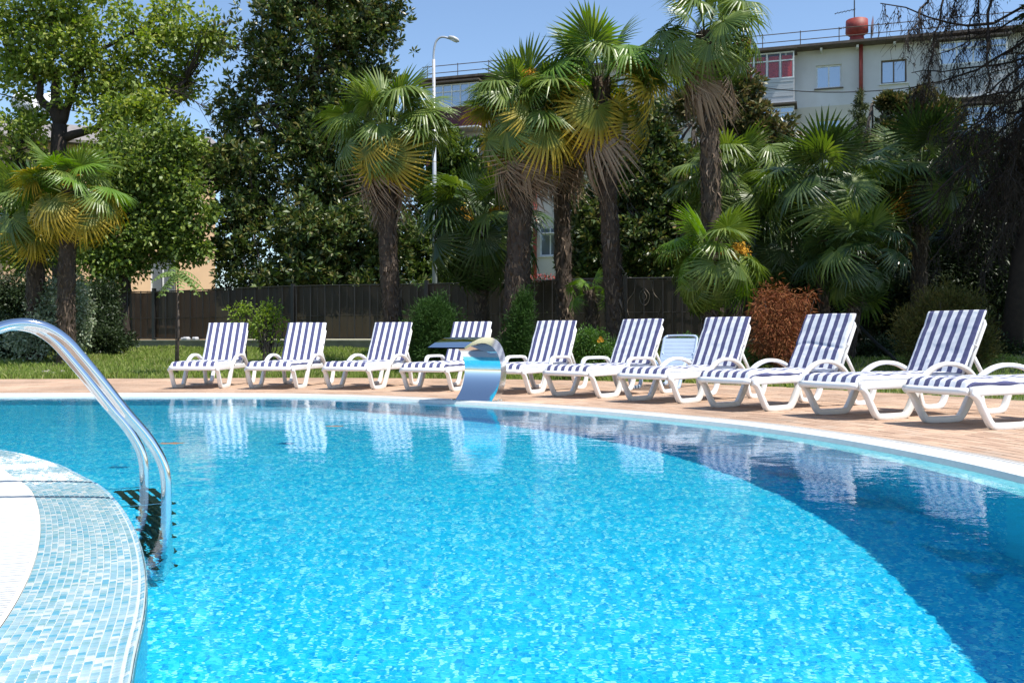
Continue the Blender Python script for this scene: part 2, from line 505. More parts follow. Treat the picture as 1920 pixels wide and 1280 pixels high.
for p in pv:
    dz, tl = rnd.gauss(0, .0006), rnd.gauss(0, .004)
    if id(p) in sel:
        if pme is None:
            pme = bpy.data.meshes.new('paver'); pme.from_pydata([tuple(v) for v in paver_verts(Vector((0,0,0)), 0, .206, 0, 0)], [], PF); pme.materials.append(M_clay)
        share('paver', pme, patio, (p[0].x, p[0].y, dz), (tl, 0, p[1]))
    else: mb.add(paver_verts(p[0], p[1], p[2], dz, tl), PF)
o = mb.build('pavers', M_clay, patio); tag(o, kind='stuff')
# plain strip of the same paving behind the near grate and towards the left
# ------------------------------------------------------------------ terrain and grass
fence_pts = [(-30, 34.5), (-20, 33.2), (-11.7, 31.2), (-4.9, 28.0), (1.0, 25.8), (4.4, 24.7), (8.0, 24.1), (14, 23.6), (24, 23.2)]
def fence_y(x):
    for a, b in zip(fence_pts, fence_pts[1:]):
        if a[0] <= x <= b[0]: return a[1]+(b[1]-a[1])*(x-a[0])/(b[0]-a[0])
    return 34.5 if x < 0 else 23.2
def ground_z(x, y):
    y0 = deck_y(x); y1 = fence_y(x)
    t_ = max(0.0, min(1.0, (y-y0)/(y1-y0)))
    return 0.0+0.47*(t_*t_*(3-2*t_))**0.9 + (0.02*noise.noise(Vector((x*.8, y*.8, 0))) if t_ > 0.02 else -0.0)
def lawn_mat():
    m, n, b = nt('lawn')
    geo = N(n, 'ShaderNodeNewGeometry')
    a = N(n, 'ShaderNodeTexNoise', i_Scale=0.6, i_Detail=5.0); c = N(n, 'ShaderNodeTexNoise', i_Scale=14.0, i_Detail=4.0)
    for x in (a, c): n.links.new(geo.outputs['Position'], x.inputs['Vector'])
    r = ramp(n, [(.3, (0.05, 0.085, 0.02)), (.5, (0.09, 0.13, 0.03)), (.72, (0.15, 0.15, 0.06))]); n.links.new(a.outputs['Fac'], r.inputs[0])
    r2 = ramp(n, [(.3, (.55, .55, .55)), (.7, (1.2, 1.2, 1.2))]); n.links.new(c.outputs['Fac'], r2.inputs[0])
    mx = N(n, 'ShaderNodeMix', data_type='RGBA', blend_type='MULTIPLY'); mx.inputs[0].default_value = 1
    n.links.new(r.outputs[0], mx.inputs[6]); n.links.new(r2.outputs[0], mx.inputs[7]); n.links.new(mx.outputs[2], b.inputs['Base Color'])
    b.inputs['Roughness'].default_value = .9
    return m
M_lawn = lawn_mat()
xs = [-400, -200, -100, -60, -40] + [-30+i*0.75 for i in range(81)] + [34, 45, 60, 100, 200, 400]
ts = [0.0, .04, .08, .14, .2, .27, .34, .42, .5, .58, .66, .74, .82, .9, 1.0]
vs = []; fs = []
for i, x in enumerate(xs):
    y0, y1 = deck_y(x), fence_y(x)
    col = [(x, y0-0.02, -0.016)] + [(x, y0+(y1-y0)*t_, ground_z(x, y0+(y1-y0)*t_)-.004) for t_ in ts[1:]] + [(x, 60, .45), (x, 150, .45), (x, 900, .45)]
    vs += col
    nc = len(col)
    if i:
        for j in range(nc-1): fs.append(((i-1)*nc+j, i*nc+j, i*nc+j+1, (i-1)*nc+j+1))
g = mesh_obj('lawn', vs, fs, M_lawn, smooth=True); tag(g, kind='structure')
# the wide ground under everything else
g2 = mesh_obj('ground', [(-500, -300, -1.75), (500, -300, -1.75), (500, 30, -1.75), (-500, 30, -1.75)], [(0, 1, 2, 3)], M_joint); tag(g2, kind='structure')
g3v = [(-400, -300), (-22, -300), (-22, 16.6), (-400, 16.6)]
mesh_obj('ground', [(x, y, -.02) for x, y in g3v], [(0, 1, 2, 3)], M_lawn)['kind'] = 'structure'
mesh_obj('ground', [(x, y, -.02) for x, y in [(8.1, -300), (400, -300), (400, 5), (8.1, 5)]], [(0, 1, 2, 3)], M_lawn)['kind'] = 'structure'
mesh_obj('ground', [(x, y, -.02) for x, y in [(-22, -300), (8.1, -300), (8.1, -8), (-22, -8)]], [(0, 1, 2, 3)], M_lawn)['kind'] = 'structure'

def leaf_material(name, cols, rough=.45, trans=.35, spec=.5, tipcol=None):
    """per-leaf colour variation, light shining through"""
    m, n, b = nt(name)
    geo = N(n, 'ShaderNodeNewGeometry'); oi = N(n, 'ShaderNodeObjectInfo')
    ad = N(n, 'ShaderNodeMath', operation='ADD'); n.links.new(geo.outputs['Random Per Island'], ad.inputs[0]); n.links.new(oi.outputs['Random'], ad.inputs[1])
    fr = N(n, 'ShaderNodeMath', operation='FRACT'); n.links.new(ad.outputs[0], fr.inputs[0])
    r = ramp(n, [(i/max(1, len(cols)-1), c) for i, c in enumerate(cols)]); n.links.new(fr.outputs[0], r.inputs[0])
    out = r.outputs[0]
    if tipcol:
        at_ = N(n, 'ShaderNodeAttribute', attribute_name='tip')
        rr = ramp(n, [(tipcol[1], (0, 0, 0)), (tipcol[2], (1, 1, 1))]); n.links.new(at_.outputs['Fac'], rr.inputs[0])
        mx = N(n, 'ShaderNodeMix', data_type='RGBA'); mx.inputs[7].default_value = (*tipcol[0], 1)
        n.links.new(rr.outputs[0], mx.inputs[0]); n.links.new(out, mx.inputs[6]); out = mx.outputs[2]
    n.links.new(out, b.inputs['Base Color']); b.inputs['Roughness'].default_value = rough; b.inputs['Specular IOR Level'].default_value = spec
    if trans:
        tr = N(n, 'ShaderNodeBsdfTranslucent'); ms = N(n, 'ShaderNodeMixShader'); ms.inputs[0].default_value = trans
        hs = N(n, 'ShaderNodeHueSaturation', i_Saturation=1.15, i_Value=1.3); n.links.new(out, hs.inputs['Color']); n.links.new(hs.outputs[0], tr.inputs[0])
        n.links.new(b.outputs[0], ms.inputs[1]); n.links.new(tr.outputs[0], ms.inputs[2])
        n.links.new(ms.outputs[0], n.nodes['Material Output'].inputs[0])
    return m

def np_mesh(name, V, F, mat, parent=None, attr=None, smooth=False):
    """V (n,3) float, F (m,k) int with constant k"""
    me = bpy.data.meshes.new(name); V = np.asarray(V, dtype=np.float32); F = np.asarray(F, dtype=np.int32)
    me.vertices.add(len(V)); me.vertices.foreach_set('co', V.ravel())
    k = F.shape[1]
    me.loops.add(F.size); me.loops.foreach_set('vertex_index', F.ravel())
    me.polygons.add(len(F)); me.polygons.foreach_set('loop_start', np.arange(0, F.size, k, dtype=np.int32)); me.polygons.foreach_set('loop_total', np.full(len(F), k, dtype=np.int32))
    me.update(calc_edges=True)
    if attr is not None:
        a = me.attributes.new('tip', 'FLOAT', 'POINT'); a.data.foreach_set('value', np.asarray(attr, dtype=np.float32))
    me.materials.append(mat)
    if smooth: me.polygons.foreach_set('use_smooth', [True]*len(me.polygons))
    o = bpy.data.objects.new(name, me); C.objects.link(o)
    if parent: o.parent = parent
    return o

rng = np.random.default_rng(11)
def blades(n, xr, f_y, zf, h, mat, name, w=.006):
    x = rng.uniform(xr[0], xr[1], n); y = np.array([f_y(a) for a in x])
    keep = np.array([not (math.isnan(b)) for b in y]); x = x[keep]; y = y[keep]; n = len(x)
    z = np.array([zf(a, b) for a, b in zip(x, y)])
    pt = np.array([noise.noise(Vector((a*.9, b*.9, 3))) for a, b in zip(x, y)])
    hh = h*(0.55+rng.random(n)*0.7)*(1+1.0*pt)
    az = rng.uniform(0, 2*np.pi, n); ln = rng.normal(0, .45, n)*hh; la = rng.uniform(0, 2*np.pi, n)
    ww = w*(y/14.0)
    V = np.zeros((n, 4, 3)); dx = np.cos(az)*ww; dy = np.sin(az)*ww
    V[:, 0] = np.stack([x-dx, y-dy, z-.01], 1); V[:, 1] = np.stack([x+dx, y+dy, z-.01], 1)
    mx_, my_ = x+np.cos(la)*ln*.35, y+np.sin(la)*ln*.35
    V[:, 2] = np.stack([mx_+dx*.8, my_+dy*.8, z+hh*.6], 1); V[:, 3] = np.stack([x+np.cos(la)*ln, y+np.sin(la)*ln, z+hh], 1)
    F = np.arange(4*n).reshape(n, 4)
    o = np_mesh(name, V.reshape(-1, 3), F, mat); return o
M_grass = leaf_material('grass_blades', [(0.13, 0.19, 0.03), (0.20, 0.28, 0.05), (0.28, 0.35, 0.08), (0.36, 0.35, 0.15)], .6, .35, .3)
def gy(x):
    y0, y1 = deck_y(x), fence_y(x); return y0+(y1-y0)*random_t()
def random_t(): return rng.random()**1.15
o = blades(95000, (-13.5, 9.5), gy, ground_z, .09, M_grass, 'grass'); tag(o, 'green lawn grass growing between the paving and the fence', kind='stuff')
# ------------------------------------------------------------------ pool furniture
def steel(name, rough=0.06, col=(0.78, 0.79, 0.80)):
    m, n, b = nt(name)
    b.inputs['Base Color'].default_value = (*col, 1); b.inputs['Metallic'].default_value = 1.0
    tc = N(n, 'ShaderNodeTexCoord'); no = N(n, 'ShaderNodeTexNoise', i_Scale=3.0, i_Detail=5.0); n.links.new(tc.outputs['Object'], no.inputs['Vector'])
    mr = N(n, 'ShaderNodeMapRange'); mr.inputs[3].default_value = rough*.6; mr.inputs[4].default_value = rough*1.7
    n.links.new(no.outputs['Fac'], mr.inputs[0]); n.links.new(mr.outputs[0], b.inputs['Roughness'])
    return m
M_steel = steel('polished_steel')
M_black = simple('black_rubber_tread', (0.025, 0.022, 0.02), .6)

# ladder
near_post = Vector((-1.566, 4.35, 0)); far_post = Vector((-1.85, 4.83, 0))
across = (far_post-near_post); lw = across.length; across.normalize()
back = Vector((-across.y, across.x, 0))
if back.x > 0: back = -back
lad = empty('pool_ladder', near_post); tag(lad, 'polished steel pool ladder with two curved handrails and black treads', 'ladder')
prof = [(0.04, -1.36), (0, -1.25), (0, -0.5), (0, -0.1), (0, 0.03), (.004, .09), (.016, .145), (.044, .208), (.092, .285), (.175, .390), (.273, .525), (.359, .637), (.412, .700), (.464, .742), (.5157, .766), (.585, .775), (.666, .757), (.76, .705), (.84, .60), (.89, .45), (.91, .25), (.91, -.02)]
prof = catmull([Vector((a, 0, b)) for a, b in prof], 5)
for k_, off in ((0, Vector((0, 0, 0))), (1, across*lw)):
    mb = MB(); mb.tube([off+back*p.x+Vector((0, 0, p.z)) for p in prof], 0.0235, 20)
    r_ = mb.build('handrail', M_steel, lad, True); r_.cycles.is_caustics_receiver = True
    mb = MB(); q = off+back*.91; mb.tube([q+Vector((0, 0, 0.001)), q+Vector((0, 0, .018)), q+Vector((0, 0, .022))], [.05, .047, .03], 20)
    mb.build('base_flange', M_steel, r_, True)
for i, z in enumerate((-0.09, -0.33, -0.57, -0.81, -1.05, -1.28)):
    st = MB(); dpt = 0.20 if i == 0 else 0.10
    c = across*(lw/2)+back*(dpt/2-.05)+Vector((0, 0, z))
    Mx = Matrix((across, back, Vector((0, 0, 1)))).transposed()
    nb = 4 if i == 0 else 3
    for j in range(nb):
        st.box(c+back*((j+.5)/nb-.5)*dpt, (lw-.03, dpt/nb*.62, .022), M=Mx)
    for j in (-1, 0, 1): st.box(c+across*(j*(lw/2-.04))+Vector((0, 0, -.004)), (.03, dpt*.98, .018), M=Mx)
    o = st.build('tread', M_black, lad); o.cycles.is_caustics_receiver = True
    if i == 0: o['label'] = 'deep black top tread just under the water'
for off in (Vector((0, 0, 0)), across*lw):
    mb = MB(); mb.tube([off+Vector((0, 0, -.036)), off+back*.27+Vector((0, 0, -.040))], .008, 8)
    o = mb.build('wall_bracket', M_steel, lad, True); o.cycles.is_caustics_receiver = True

# waterfall spout of bent steel on the far edge
f_loc = Vector((-0.36, 11.42, 0))
fw = Vector((-0.62, -0.785, 0)).normalized(); fs_ = Vector((-fw.y, fw.x, 0))   # forward to the pool, sideways
fo = empty('waterfall_spout', f_loc); tag(fo, 'curved polished steel waterfall spout standing on the far pool edge', 'waterfall')
front = catmull([Vector((a, 0, b)) for a, b in [(.16, .003), (.07, .10), (.01, .22), (-.015, .34), (-.005, .45), (.05, .56), (.14, .635), (.25, .675), (.37, .678), (.50, .655), (.62, .615)]], 6)
backp = catmull([Vector((a, 0, b)) for a, b in [(.02, .003), (-.05, .10), (-.10, .22), (-.12, .34), (-.11, .46), (-.06, .60), (.03, .70), (.16, .745), (.32, .745), (.48, .70), (.635, .632)]], 6)
def sheet(mb, path, w):
    n = len(path); vs = []
    for p in path:
        for s_ in (-.5, .5): vs.append(fw*p.x+fs_*s_*w+Vector((0, 0, p.z)))
    mb.add(vs, [(2*i, 2*i+1, 2*i+3, 2*i+2) for i in range(n-1)])
mb = MB(); sheet(mb, front, .56); mb.build('front_sheet', M_steel, fo, True)
mb = MB(); sheet(mb, backp, .56); mb.build('back_sheet', M_steel, fo, True)
for s_ in (-.5, .5):
    mb = MB(); n = len(front); vs = []
    for p, q in zip(front, backp): vs += [fw*p.x+fs_*s_*.56+Vector((0, 0, p.z)), fw*q.x+fs_*s_*.56+Vector((0, 0, q.z))]
    mb.add(vs, [(2*i, 2*i+1, 2*i+3, 2*i+2) for i in range(n-1)])
    mb.build('side_panel', M_steel, fo)
mb = MB(); mb.box(fw*.09+Vector((0, 0, .006)), (.66, .26, .010), math.atan2(fs_.y, fs_.x)); mb.build('base_plate', M_steel, fo)
for s_ in (-.3, .3):
    mb = MB(); mb.tube([fw*.0+fs_*s_+Vector((0, 0, .011)), fw*.0+fs_*s_+Vector((0, 0, .024))], .012, 6); mb.build('bolt', M_steel, fo)

# ------------------------------------------------------------------ sun loungers
def plastic():
    m = simple('white_resin', (0.80, 0.80, 0.79), 0.32, 0.03, 5, dirt=(0.66, 0.63, 0.56), perobj=.02)
    return m
M_resin = plastic()
def stripes(name, phase):
    m, n, b = nt(name)
    tc = N(n, 'ShaderNodeTexCoord'); sp = N(n, 'ShaderNodeSeparateXYZ'); n.links.new(tc.outputs['Object'], sp.inputs[0])
    mu = N(n, 'ShaderNodeMath', operation='MULTIPLY_ADD'); mu.inputs[1].default_value = 1/0.1107; mu.inputs[2].default_value = phase
    n.links.new(sp.outputs['Y'], mu.inputs[0])
    fr = N(n, 'ShaderNodeMath', operation='FRACT'); n.links.new(mu.outputs[0], fr.inputs[0])
    r = ramp(n, [(0, (0.060, 0.065, 0.165)), (.47, (0.72, 0.73, 0.76))], 'CONSTANT'); n.links.new(fr.outputs[0], r.inputs[0])
    no = N(n, 'ShaderNodeTexNoise', i_Scale=5.0, i_Detail=6.0); n.links.new(tc.outputs['Object'], no.inputs['Vector'])
    mx = N(n, 'ShaderNodeMix', data_type='RGBA', blend_type='MULTIPLY'); mx.inputs[0].default_value = .6
    r2 = ramp(n, [(.25, (.78, .78, .78)), (.7, (1, 1, 1))]); n.links.new(no.outputs['Fac'], r2.inputs[0])
    n.links.new(r.outputs[0], mx.inputs[6]); n.links.new(r2.outputs[0], mx.inputs[7]); n.links.new(mx.outputs[2], b.inputs['Base Color'])
    b.inputs['Roughness'].default_value = .85; b.inputs['Sheen Weight'].default_value = .1
    wv = N(n, 'ShaderNodeTexNoise', i_Scale=260.0, i_Detail=2.0); n.links.new(tc.outputs['Object'], wv.inputs['Vector'])
    wr = N(n, 'ShaderNodeTexNoise', i_Scale=9.0, i_Detail=3.0, i_Distortion=.8); n.links.new(tc.outputs['Object'], wr.inputs['Vector'])
    b1 = N(n, 'ShaderNodeBump', i_Strength=.35, i_Distance=.001); n.links.new(wv.outputs['Fac'], b1.inputs['Height'])
    b2 = N(n, 'ShaderNodeBump', i_Strength=.6, i_Distance=.012); n.links.new(wr.outputs['Fac'], b2.inputs['Height']); n.links.new(b1.outputs[0], b2.inputs['Normal'])
    n.links.new(b2.outputs[0], b.inputs['Normal'])
    return m
M_strA = stripes('striped_fabric', 2.87)    # right edge navy
M_strB = stripes('striped_fabric', 3.42)    # right edge white

def rrect_tube(mb, pts, wy, tz, n=12):
    """beam of rounded rectangular section; wy across y, tz in the plane of the path"""
    pts = [Vector(p) for p in pts]; rings = []
    for i, p in enumerate(pts):
        t = (pts[min(i+1, len(pts)-1)]-pts[max(i-1, 0)]).normalized()
        y = Vector((0, 1, 0)) - t*t.y; y.normalize(); b_ = t.cross(y)
        w = wy[i] if isinstance(wy, list) else wy; h = tz[i] if isinstance(tz, list) else tz
        ring = []
        for k in range(n):
            a = 2*math.pi*(k+.5)/n; ca, sa = math.cos(a), math.sin(a)
            e = .42
            ring.append(p+y*(math.copysign(abs(ca)**e, ca)*w/2)+b_*(math.copysign(abs(sa)**e, sa)*h/2))
        rings.append(ring)
    vs = [v for r_ in rings for v in r_]; m = len(pts)
    fs = [(i*n+k, i*n+(k+1) % n, (i+1)*n+(k+1) % n, (i+1)*n+k) for i in range(m-1) for k in range(n)]
    fs += [tuple(reversed(range(n))), tuple(range((m-1)*n, m*n))]
    mb.add(vs, fs)

def xz(pts, y, n=5): return catmull([Vector((a, y, b)) for a, b in pts], n)
HX, HZ = 1.02, 0.345          # hinge
TX, TZ = 1.36, 0.955          # top of the backrest
bdir = Vector((TX-HX, 0, TZ-HZ)); blen = bdir.length; bdir.normalize(); bnorm = Vector((-bdir.z, 0, bdir.x))

def cushion_mesh(L, Wd, T, seed, droop):
    nx, ny = 56, 34; vs = []; fs = []
    for side in (1, -1):
        for i in range(nx+1):
            for j in range(ny+1):
                u = i/nx; v = j/ny*2-1
                u = .5-.5*math.cos(math.pi*u) if 0 else u; v = math.copysign(abs(v)**.75, v); x = u*L; y = v*Wd/2
                e = min(1, (1-abs(v))*Wd/2/.022); e2 = min(1, min(u, 1-u)*L/.022)
                h = T/2*math.sqrt(max(0, 1-(1-e)**2))*math.sqrt(max(0, 1-(1-e2)**2))
                q = .008*noise.noise(Vector((x*6+seed*9, y*4+x*2, seed))) + .004*noise.noise(Vector((x*20+y*5, y*9+seed*5, seed*3)))
                crease = -.010*math.exp(-((x-L*(.42+.04*math.sin(y*7+seed)))/.02)**2) if seed == 7 else 0
                z = side*h + (q+crease)*(1 if side > 0 else .3)*min(1, h/(T*.3))
                yy = y + .008*noise.noise(Vector((x*6, seed*7+v, 1)))*(abs(v)**3)
                zz = z - (droop*max(0, (0.10-x)/.10)**2) - .008*abs(v)**4
                vs.append(Vector((x, yy, zz)))
    m = (nx+1)*(ny+1)
    for i in range(nx):
        for j in range(ny):
            a = i*(ny+1)+j; b = a+ny+1
            fs.append((a, b, b+1, a+1)); fs.append((m+a, m+a+1, m+b+1, m+b))
    return vs, fs

def make_lounger(style, strm, seed, cushions=True, slatted=False):
    root = empty('sun_lounger')
    yr = 0.335
    legf = [(-.405, .285), (-.34, .24), (-.27, .13), (-.21, .045), (-.15, .022), (.13, .022), (.20, .05), (.27, .15), (.34, .27), (.385, .345)]
    if style == 'arc':
        arm = [(.385, .335), (.45, .395), (.56, .452), (.68, .482), (.80, .484), (.92, .466), (1.04, .420), (1.13, .350), (1.19, .280)]
    else:
        arm = [(.40, .32), (.425, .39), (.455, .445), (.52, .474), (.62, .478), (.78, .478), (.90, .476), (1.00, .460), (1.06, .40), (1.11, .32), (1.15, .27)]
    legr = [(arm[-1][0]-.01, .295), (arm[-1][0]+.04, .18), (1.27, .06), (1.33, .022), (1.53, .022), (1.60, .06), (1.66, .17), (1.71, .285)]
    for s_ in (1, -1):
        mb = MB(); rrect_tube(mb, xz([(-.41, .300), (-.2, .304), (.3, .306), (1.0, .306), (1.5, .306), (1.76, .304)], s_*yr, 3), .040, .074); mb.build('side_rail', M_resin, root, True)
        pth = xz(legf, s_*(yr+.012), 4)
        mb = MB(); rrect_tube(mb, pth, .058, [.040+.022*(1-abs(2*i/(len(pth)-1)-1))**1 + (.020 if i/(len(pth)-1) > .62 else 0)*min(1, (i/(len(pth)-1)-.62)*6) for i in range(len(pth))]); mb.build('leg', M_resin, root, True)
        mb = MB(); rrect_tube(mb, xz(arm, s_*(yr+.022), 4), .058, .040); mb.build('armrest', M_resin, root, True)
        mb = MB(); rrect_tube(mb, xz(legr, s_*(yr+.012), 4), .058, .056); mb.build('leg', M_resin, root, True)
        mb = MB(); a = Vector((1.19, s_*.28, .60)); b_ = Vector((1.38, s_*.30, .32)); mb.tube([a, b_], .016, 8, sx=1.4); mb.build('support_strut', M_resin, root, True)
    # curved front end and the rear end
    mb = MB(); mb.tube([Vector((-.43-.045*math.cos(y/.33*math.pi/2), y, .300)) for y in [-.335+i*.0335*2 for i in range(11)]], .031, 10, sx=1.0); mb.build('end_rail', M_resin, root, True)
    mb = MB(); mb.tube([Vector((1.77, -.335, .304)), Vector((1.77, .335, .304))], .030, 10); mb.build('end_rail', M_resin, root, True)
    # seat slats
    ns = 11
    for i in range(ns):
        x = -.36+(HX+.33)*i/(ns-1)
        if i == 0: mb = MB(); mb.box((0, 0, 0), (.095, .64, .014)); s0 = mb.build('slat', M_resin, root); sm = s0.data; s0.location = (x, 0, .318)
        else: share('slat', sm, root, (x, 0, .318))
    # backrest: frame sides, top and slats
    off = bnorm*(-.03)
    for s_ in (1, -1):
        p0 = Vector((HX, s_*.305, HZ-.02))+off; p1 = p0+bdir*(blen-.06)
        mb = MB(); rrect_tube(mb, [p0, p0.lerp(p1, .5), p1, p1+bdir*.03-Vector((0, s_*.02, 0)), p1+bdir*.05-Vector((0, s_*.06, 0))], .040, .034); mb.build('backrest_side', M_resin, root, True)
    mb = MB(); c = Vector((HX, 0, HZ-.02))+off+bdir*(blen-.012); Mx = Matrix((bdir, Vector((0, 1, 0)), bnorm)).transposed()
    mb.tube([c+Vector((0, y, 0))+bdir*(.012*math.cos(y*5)) for y in [-.27+.054*k for k in range(11)]], .018, 8); mb.build('backrest_top', M_resin, root, True)
    for i in range(8):
        c = Vector((HX, 0, HZ-.02))+off+bdir*(.06+(blen-.16)*i/7)
        mb = MB(); mb.box(c, (.072, .60, .012), M=Mx); mb.build('slat', M_resin, root)
    if cushions:
        v, f = cushion_mesh(HX+.455, .665, .074, seed, .045)
        o = mesh_obj('seat_cushion', v, f, strm, root, True); o.location = (-.445, 0, .368)
        v, f = cushion_mesh(blen+.03, .655, .052, seed+3, 0)
        Mb = Matrix((bdir, Vector((0, 1, 0)), bnorm)).transposed()
        o = mesh_obj('back_cushion', [Mb @ p for p in v], f, strm, root, True)
        o.location = Vector((HX-.005, 0, HZ+.02))+bnorm*.012
        for s_ in (1, -1):
            mb = MB(); c = Vector((HX, s_*.318, HZ))+bdir*(.36*blen/.7)
            mb.tube([c+bnorm*.03, c+Vector((0, s_*.012, 0)), c-bnorm*.045, c-bnorm*.05-Vector((0, s_*.06, .015))], .006, 6); mb.build('cushion_tie', M_resin, root, True)
    return root
def copy_tree(o, parent=None):
    c = o.copy(); C.objects.link(c)
    if parent: c.parent = parent
    for ch in [x for x in kids.get(o.name, [])]: copy_tree(ch, c)
    return c
kids = {}
def index_kids():
    kids.clear()
    for x in bpy.data.objects:
        if x.parent: kids.setdefault(x.parent.name, []).append(x)
poses = [(-4.697, 14.539, 89.9), (-3.512, 14.445, 84.0), (-2.3, 14.268, 73.8), (-1.097, 13.773, 69.4), (0.023, 13.093, 61.7), (0.938, 12.223, 50.0), (1.779, 11.205, 45.1), (2.502, 10.015, 36.6), (3.262, 8.968, 28.5), (3.865, 8.009, 20.7)]
style = ['arc', 'arc', 'arc', 'sq', 'sq', 'sq', 'arc', 'arc', 'arc', 'arc']
strp = 'ABABAAABAB'
labels = ['striped lounger at the left end of the row, beside the thin sapling',
          'second striped lounger from the left, in front of the small leafy shrub',
          'third striped lounger from the left, beside the round green conifer',
          'striped lounger partly hidden behind the steel waterfall spout',
          'square-armed striped lounger just right of the steel waterfall spout',
          'square-armed striped lounger in front of the bare plastic lounger',
          'round-armed striped lounger between the square-armed ones and the rusty brown conifer',
          'striped lounger with a creased folded cushion in front of the rusty brown conifer',
          'striped lounger with smooth tall cushion in front of the olive round bush',
          'nearest striped lounger, cut off by the right edge of the picture']
protos = {}
SCL = 1.0
for i, (X, Y, a) in enumerate(poses):
    key = (style[i], strp[i], [0, 1, 2, 0, 1, 2, 4, 3, 4, 5][i])
    r_ = make_lounger(style[i], M_strA if strp[i] == 'A' else M_strB, key[2]+1) if key not in protos else None
    if r_ is None:
        index_kids(); r_ = copy_tree(protos[key])
    else: protos[key] = r_
    r_.location = (X, Y, 0.004); r_.rotation_euler = (0, 0, R(a))
    tag(r_, labels[i], 'sun lounger', 'white loungers with striped cushions along the pool')
_keep = M_resin; M_resin = simple('shade_tinted_resin', (0.42, 0.52, 0.66), 0.4, 0.05, 5); r_ = make_lounger('arc', M_strA, 1, cushions=False); M_resin = _keep; r_.scale = (.88, .88, .86)  # white lounger; its bluish shade is painted into the resin colour
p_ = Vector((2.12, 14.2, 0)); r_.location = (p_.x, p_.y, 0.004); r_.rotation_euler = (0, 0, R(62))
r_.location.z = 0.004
tag(r_, 'bare white plastic lounger with bluish shade painted in, without cushion, its slatted back seen behind the striped row', 'sun lounger')
# ------------------------------------------------------------------ fence, lamp, buildings
M_iron = simple('black_iron', (0.018, 0.017, 0.016), .5)
M_conc = simple('garden_wall_render', (0.20, 0.19, 0.13), .85, .2, 3, bump=.3, dirt=(0.12, 0.11, 0.08))
M_cap = simple('wall_cap', (0.42, 0.40, 0.32), .8, .15, 8)
def screen_mat():
    m, n, b = nt('shade_cloth')
    tc = N(n, 'ShaderNodeTexCoord'); mp = N(n, 'ShaderNodeMapping'); mp.inputs['Scale'].default_value = (3.5, 3.5, .25)
    no = N(n, 'ShaderNodeTexNoise', i_Scale=1.4, i_Detail=5.0); n.links.new(tc.outputs['Object'], mp.inputs[0]); n.links.new(mp.outputs[0], no.inputs['Vector'])
    r = ramp(n, [(.3, (0.013, 0.010, 0.008)), (.7, (0.032, 0.025, 0.018))]); n.links.new(no.outputs['Fac'], r.inputs[0]); n.links.new(r.outputs[0], b.inputs['Base Color'])
    b.inputs['Roughness'].default_value = .55
    tr = N(n, 'ShaderNodeBsdfTranslucent'); tr.inputs[0].default_value = (0.10, 0.062, 0.032, 1)
    ts = N(n, 'ShaderNodeBsdfTransparent'); ts.inputs[0].default_value = (0.75, 0.6, 0.45, 1)
    m1 = N(n, 'ShaderNodeMixShader'); m1.inputs[0].default_value = .25; n.links.new(b.outputs[0], m1.inputs[1]); n.links.new(tr.outputs[0], m1.inputs[2])
    m2 = N(n, 'ShaderNodeMixShader'); m2.inputs[0].default_value = .025; n.links.new(m1.outputs[0], m2.inputs[1]); n.links.new(ts.outputs[0], m2.inputs[2])
    n.links.new(m2.outputs[0], n.nodes['Material Output'].inputs[0]); return m
M_screen = screen_mat()
fence = empty('screened_fence', (0, 25.8, .7)); tag(fence, 'brown screened metal fence along the back of the garden', 'fence')
def fpt(x): return Vector((x, fence_y(x), 0))
def px_to_fence(px):
    k = (px-960)/FPX; x = 0.0
    for _ in range(60): x = k*fence_y(x)
    return x
def ftop(x): return 2.33+0.02*math.sin(x*.7)
posts_x = sorted([px_to_fence(p) for p in (-60, 110, 290, 550, 800, 1172, 1482, 1700, 1935, 2100)])
org = Vector(fence.location)
for x in posts_x:
    p = fpt(x); mb = MB(); mb.box(p-org+Vector((0, -.05, 1.42)), (.11, .09, 2.0), math.atan2(fpt(x+.1).y-fpt(x-.1).y, .2)); mb.build('post', M_iron, fence)
for a, b in zip(posts_x, posts_x[1:]):
    pa_, pb_ = fpt(a)-org, fpt(b)-org; nn = max(2, int((pb_-pa_).length/.18)); vs = []; k_ = nn+1
    for i in range(k_):
        t_ = i/nn; p = pa_.lerp(pb_, t_); wv = .012*math.sin(i*1.3+a)
        q = fpt(a+(b-a)*t_)
        vs += [Vector((p.x, q.y-org.y+wv, .77-org.z)), Vector((p.x, q.y-org.y+wv*1.4, ftop(q.x)-.02+.01*math.sin(i)-org.z))]
    mesh_obj('screen', vs, [(2*i, 2*i+2, 2*i+3, 2*i+1) for i in range(k_-1)], M_screen, fence)
for z_, r__ in ((.80, .018), (1.45, .010), (ftop(0)-.01, .020)):
    pts = [fpt(x)-org+Vector((0, -.05, z_ if z_ < 2 else ftop(x))) for x in [posts_x[0]+i*(posts_x[-1]-posts_x[0])/40 for i in range(41)]]
    mb = MB(); mb.tube(pts, r__, 5); mb.build('rail', M_iron, fence)
mb = MB(); mb.box((0, 0, 0), (.022, .02, 1.56)); b0 = mb.build('bar', M_iron, fence); bme = b0.data; nb = 0
x = posts_x[0]+.2
while x < posts_x[-1]:
    p = fpt(x)-org+Vector((0, -.052, 1.56)); w = 1.25 if nb % 2 else .5
    if nb == 0: b0.location = p
    else: share('bar', bme, fence, p, (0, 0, 0), (w, w, 1))
    x += .235; nb += 1
